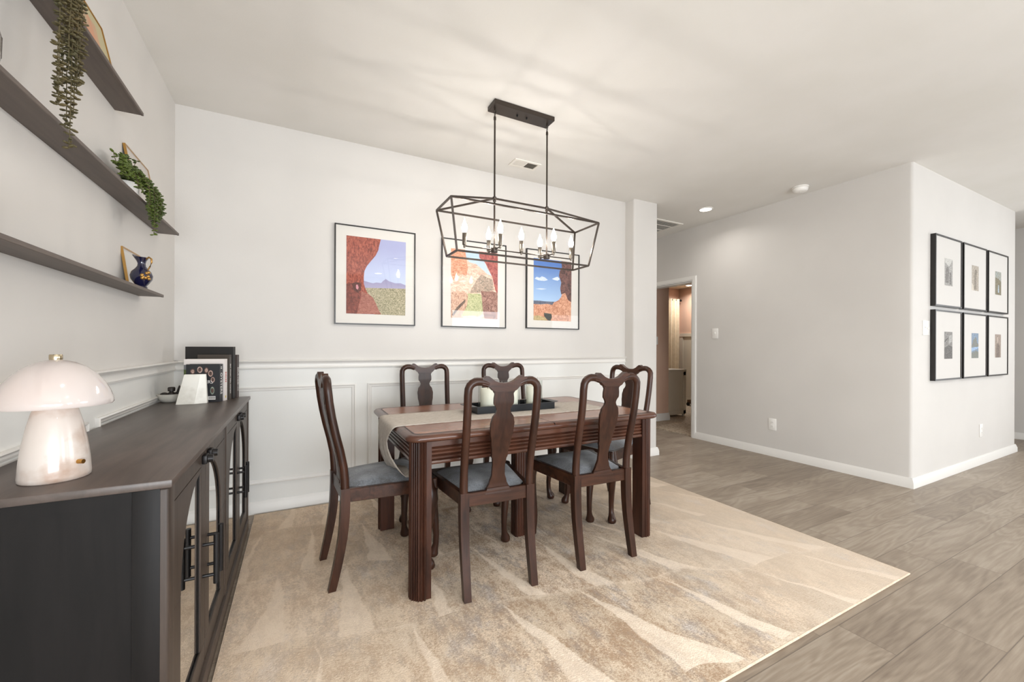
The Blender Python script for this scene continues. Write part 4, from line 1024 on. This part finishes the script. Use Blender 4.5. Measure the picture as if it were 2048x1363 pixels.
for q in ((-w, w, -d, -d+.03), (-w, w, d-.03, d), (-w, -w+.03, -d+.03, d-.03), (w-.03, w, -d+.03, d-.03)): g.box(q[0], q[1], q[2], q[3], -.012, 0, .001, 1)
for yy in (-.10, .06): g.box(-w+.03, w-.03, yy-.006, yy+.006, -.012, -.002)
g.obj('frame', 'vent', t)
g = G(); g.box(-w+.03, w-.03, -d+.03, d-.03, -.001, 0); g.obj('duct', 'dark_slot', t)
for k in range(18):
    g = G(); y = -d+.042+k*.0255; mx = Matrix.Translation((0, y, -.007)) @ Matrix.Rotation(radians(35), 4, 'X'); g.box(-w+.03, w-.03, -.009, .009, -.0008, .0008, mx=mx); g.obj('slat', 'vent', t)
t = thing('smoke_detector', 'white round smoke detector on the ceiling above the plain wall', 'smoke detector', (4.335, 2.245, ZC))
g = G(); g.lathe([(0, 0), (.068, 0), (.070, -.004), (.070, -.010), (.066, -.012), (0, -.012)], 36); g.obj('base_ring', 'plastic', t, 40)
g = G(); g.lathe([(.060, -.012), (.064, -.016), (.064, -.022), (.062, -.034), (.052, -.046), (.030, -.050), (0, -.051)], 36); g.obj('cover', 'plastic', t, 40)
g = G(); g.lathe([(.0, -.0505), (.010, -.0505), (.010, -.053), (0, -.0535)], 16); g.obj('button', 'plastic', t, 40)

def can(x, y, z, label, w_, r=.075, power=True):
    t = thing('recessed_light', label, 'ceiling light', (x, y, z), 0, 'recessed ceiling lights')
    g = G(); g.lathe([(r+.016, 0), (r+.016, -.004), (r, -.007), (r, -.003), (r, 0)], 36, caps=False); g.obj('trim_ring', 'plastic', t, 40)
    g = G(); g.lathe([(r, -.0035), (0, -.0035)], 32, caps=False); g.obj('lens', 'lens', t, None)
    L = bpy.data.lights.new('can_lamp', 'AREA'); L.shape = 'DISK'; L.size = r*2; L.energy = w_; L.color = (1, .97, .93); L.spread = radians(150)
    lo = bpy.data.objects.new('can_lamp', L); COL.objects.link(lo); lo.location = (x, y, z-.02)
can(4.09, 3.105, ZC, 'round lit recessed light in the ceiling near the hall', 3, .062)
can(1.53, -.77, ZC, 'round lit recessed light behind the viewer, nearer the left wall and table', 7)
can(3.85, -.65, ZC, 'added recessed fill light behind the viewer towards the open right side', 7)  # unseen can, added as more fill for the room
can(1.53, -2.45, ZC, 'round lit recessed light close to the rear wall on the left', 6)
can(3.50, -2.50, ZC, 'added recessed fill light close to the rear wall above the window', 6)  # another added fill can, out of view at the rear
can(.25, .45, ZC, 'added recessed fill light above the viewer, over the sideboard and lamp', 3)  # added out of view to brighten left wall, sideboard and rug
can(6.10, -.70, ZC, 'added recessed fill light behind the viewer facing the six framed photos', 7)  # extra fill can out of view, added to light the right side
can(6.85, 5.55, 2.40, 'round lit recessed light in the bedroom ceiling beyond the doorway', 9, .07)

# ------------------------------------------------------------------ chandelier
CXm, CYm = 1.321, 2.400
t = thing('chandelier', 'long dark bronze open cage chandelier with lit candle bulbs hanging over the table', 'chandelier', (CXm, CYm, ZC))
g = G(); g.box(-.225, .225, -.056, .056, -.030, 0, .002, 1); cp = g.obj('ceiling_plate', 'bronze', t)
for x in (-.035, .035):
    g = G(); g.lathe([(0, -.030), (.006, -.030), (.006, -.038), (.003, -.042), (0, -.042)], 10, (x, .0, 0)); g.obj('screw', 'black_metal', cp)
RXO = .199
Z0 = ZC
zr, ztp, zbt = 2.129-Z0, 2.040-Z0, 1.744-Z0
for s_ in (-1, 1):
    # chain: hook and links, then rod, then collar
    g = G()
    zc = -.030
    g.tube([(s_*RXO, 0, zc), (s_*RXO, 0, zc-.014)], .006, 10)
    for k in range(3):
        zz = zc-.018-k*.022; pts = []
        for a in range(14):
            q = 2*pi*a/14; u, v = .0068*cos(q), .0145*sin(q)
            pts.append((s_*RXO + (u if k % 2 == 0 else 0), (0 if k % 2 == 0 else u), zz+v))
        g.tube(pts, .0022, 6, closed=True)
    g.obj('chain', 'bronze', t, 60)
    g = G(); g.tube([(s_*RXO, 0, -.088), (s_*RXO, 0, 1.80-Z0)], .0058, 10); g.tube([(s_*RXO, 0, -.104), (s_*RXO, 0, -.086)], [.0085, .0075], 10); g.obj('rod', 'bronze', t, 40)
    g = G(); g.lathe([(0, zr-.022), (.008, zr-.022), (.011, zr-.014), (.008, zr-.008), (.013, zr-.002), (.013, zr+.008), (.008, zr+.013), (0, zr+.013)], 14, (s_*RXO, 0, 0)); g.obj('collar', 'bronze', t, 40)
cage = []
r_ = .0055
T = [(-.540, -.140, ztp), (.540, -.140, ztp), (.540, .140, ztp), (-.540, .140, ztp)]
Bq = [(-.487, -.094, zbt), (.487, -.094, zbt), (.487, .094, zbt), (-.487, .094, zbt)]
g = G()
def bar(a, b): g.tube([a, b], r_*1.3, 4, ph=pi/4)
for Q in (T, Bq):
    for k in range(4): bar(Q[k], Q[(k+1) % 4])
for k in range(4): bar(T[k], Bq[k])
bar((-RXO, 0, zr), (RXO, 0, zr))
for k in range(4): bar(T[k], (-RXO if T[k][0] < 0 else RXO, 0, zr))
g.obj('cage', 'bronze', t, 30)
zh = 1.800-Z0
for s_ in (-1, 1):
    g = G(); g.lathe([(0, zh-.020), (.020, zh-.020), (.022, zh-.016), (.022, zh+.010), (.018, zh+.014), (0, zh+.014)], 20, (s_*RXO, 0, 0)); g.obj('hub', 'bronze', t, 40)
    for yy in (-1, 1):
        g = G(); g.tube([(s_*RXO, 0, zh), (s_*RXO, yy*.088, zh)], .0042, 8); g.obj('arm', 'bronze', t)
g = G(); g.tube([(-.404, 0, zh), (.404, 0, zh)], .0042, 8); g.obj('arm', 'bronze', t)
BUL = [(-.404, 0), (0, 0), (.404, 0)] + [(s_*RXO, yy*.088) for s_ in (-1, 1) for yy in (-1, 1)]
for x, y in BUL:
    g = G(); g.lathe([(0, zh-.012), (.006, zh-.012), (.007, zh-.004), (.007, zh+.004), (.013, zh+.006), (.013, zh+.010), (.0135, zh+.012), (.0135, zh+.080), (.012, zh+.082), (0, zh+.082)], 16, (x, y, 0)); sl = g.obj('candle_sleeve', 'pewter', t, 40); sl['label'] = 'pewter candle sleeve'
    g = G(); g.lathe([(0, zh+.083), (.010, zh+.084), (.0165, zh+.098), (.0185, zh+.112), (.0150, zh+.130), (.0075, zh+.148), (.0025, zh+.165), (0, zh+.172)], 12, (x, y, 0)); bl = g.obj('bulb', 'bulb', sl, 60); bl['label'] = 'lit flame shaped bulb'
    L = bpy.data.lights.new('bulb_light', 'POINT'); L.energy = 1.8; L.color = (1, .965, .92); L.shadow_soft_size = .004
    lo = bpy.data.objects.new('bulb_light', L); COL.objects.link(lo); lo.location = (CXm+x, CYm+y, ZC+zh+.118)

# ------------------------------------------------------------------ lights
def area(name, loc, rot, sx, sy, e, col):
    L = bpy.data.lights.new(name, 'AREA'); L.shape = 'RECTANGLE'; L.size = sx; L.size_y = sy; L.energy = e; L.color = col
    o = bpy.data.objects.new(name, L); COL.objects.link(o); o.location = loc; o.rotation_euler = rot; return o
for (a, b), e_ in zip(WINS, (38, 10)): area('window_daylight', ((a+b)/2, YR-.02, (WZ0+WZ1)/2), (radians(90), 0, 0), b-a-.1, WZ1-WZ0-.1, e_, (.86, .93, 1.0))
area('low_rear_fill', (.75, YR+.02, .95), (radians(90), 0, 0), 2.8, 1.25, 178, (.88, .94, 1.0))  # added fill lamp low at the rear wall, no door stands there
area('open_plan_daylight', (XFR-.1, -1.2, 1.5), (radians(90), 0, radians(90)), 2.6, 2.2, 88, (.90, .95, 1.0))
area('hall_lamp', (4.0, 5.2, 2.70), (0, 0, 0), .4, .4, 6, (1, .92, .82))
L = bpy.data.lights.new('lamp_bulb', 'POINT'); L.energy = .25; L.color = (1, .82, .68); L.shadow_soft_size = .02
o = bpy.data.objects.new('lamp_bulb', L); COL.objects.link(o); o.location = (-.535, 1.41, SZ+.235)

w = bpy.data.worlds.new('World'); scene.world = w; w.use_nodes = True
bg = w.node_tree.nodes['Background']; bg.inputs[0].default_value = (.85, .92, 1, 1); bg.inputs[1].default_value = 1.5

# ------------------------------------------------------------------ camera
cam = bpy.data.cameras.new('Camera'); co = bpy.data.objects.new('Camera', cam); COL.objects.link(co)
cam.sensor_width = 36; cam.lens = 820.4/2048*36; cam.shift_y = 11.5/2048; cam.clip_start = .02
co.matrix_world = Matrix.Translation((0, 0, 1.174)) @ Matrix.Rotation(radians(-27.58), 4, 'Z') @ Matrix.Rotation(radians(90), 4, 'X') @ Matrix.Rotation(radians(.23), 4, 'Z')
scene.camera = co
scene.view_settings.view_transform = 'Standard'; scene.view_settings.look = 'None'
scene.view_settings.exposure = 0.17
scene.cycles.sample_clamp_indirect = 4.0
scene.cycles.use_denoising = True
scene.cycles.use_adaptive_sampling = True; scene.cycles.adaptive_threshold = .03
scene.cycles.max_bounces = 9; scene.cycles.diffuse_bounces = 5
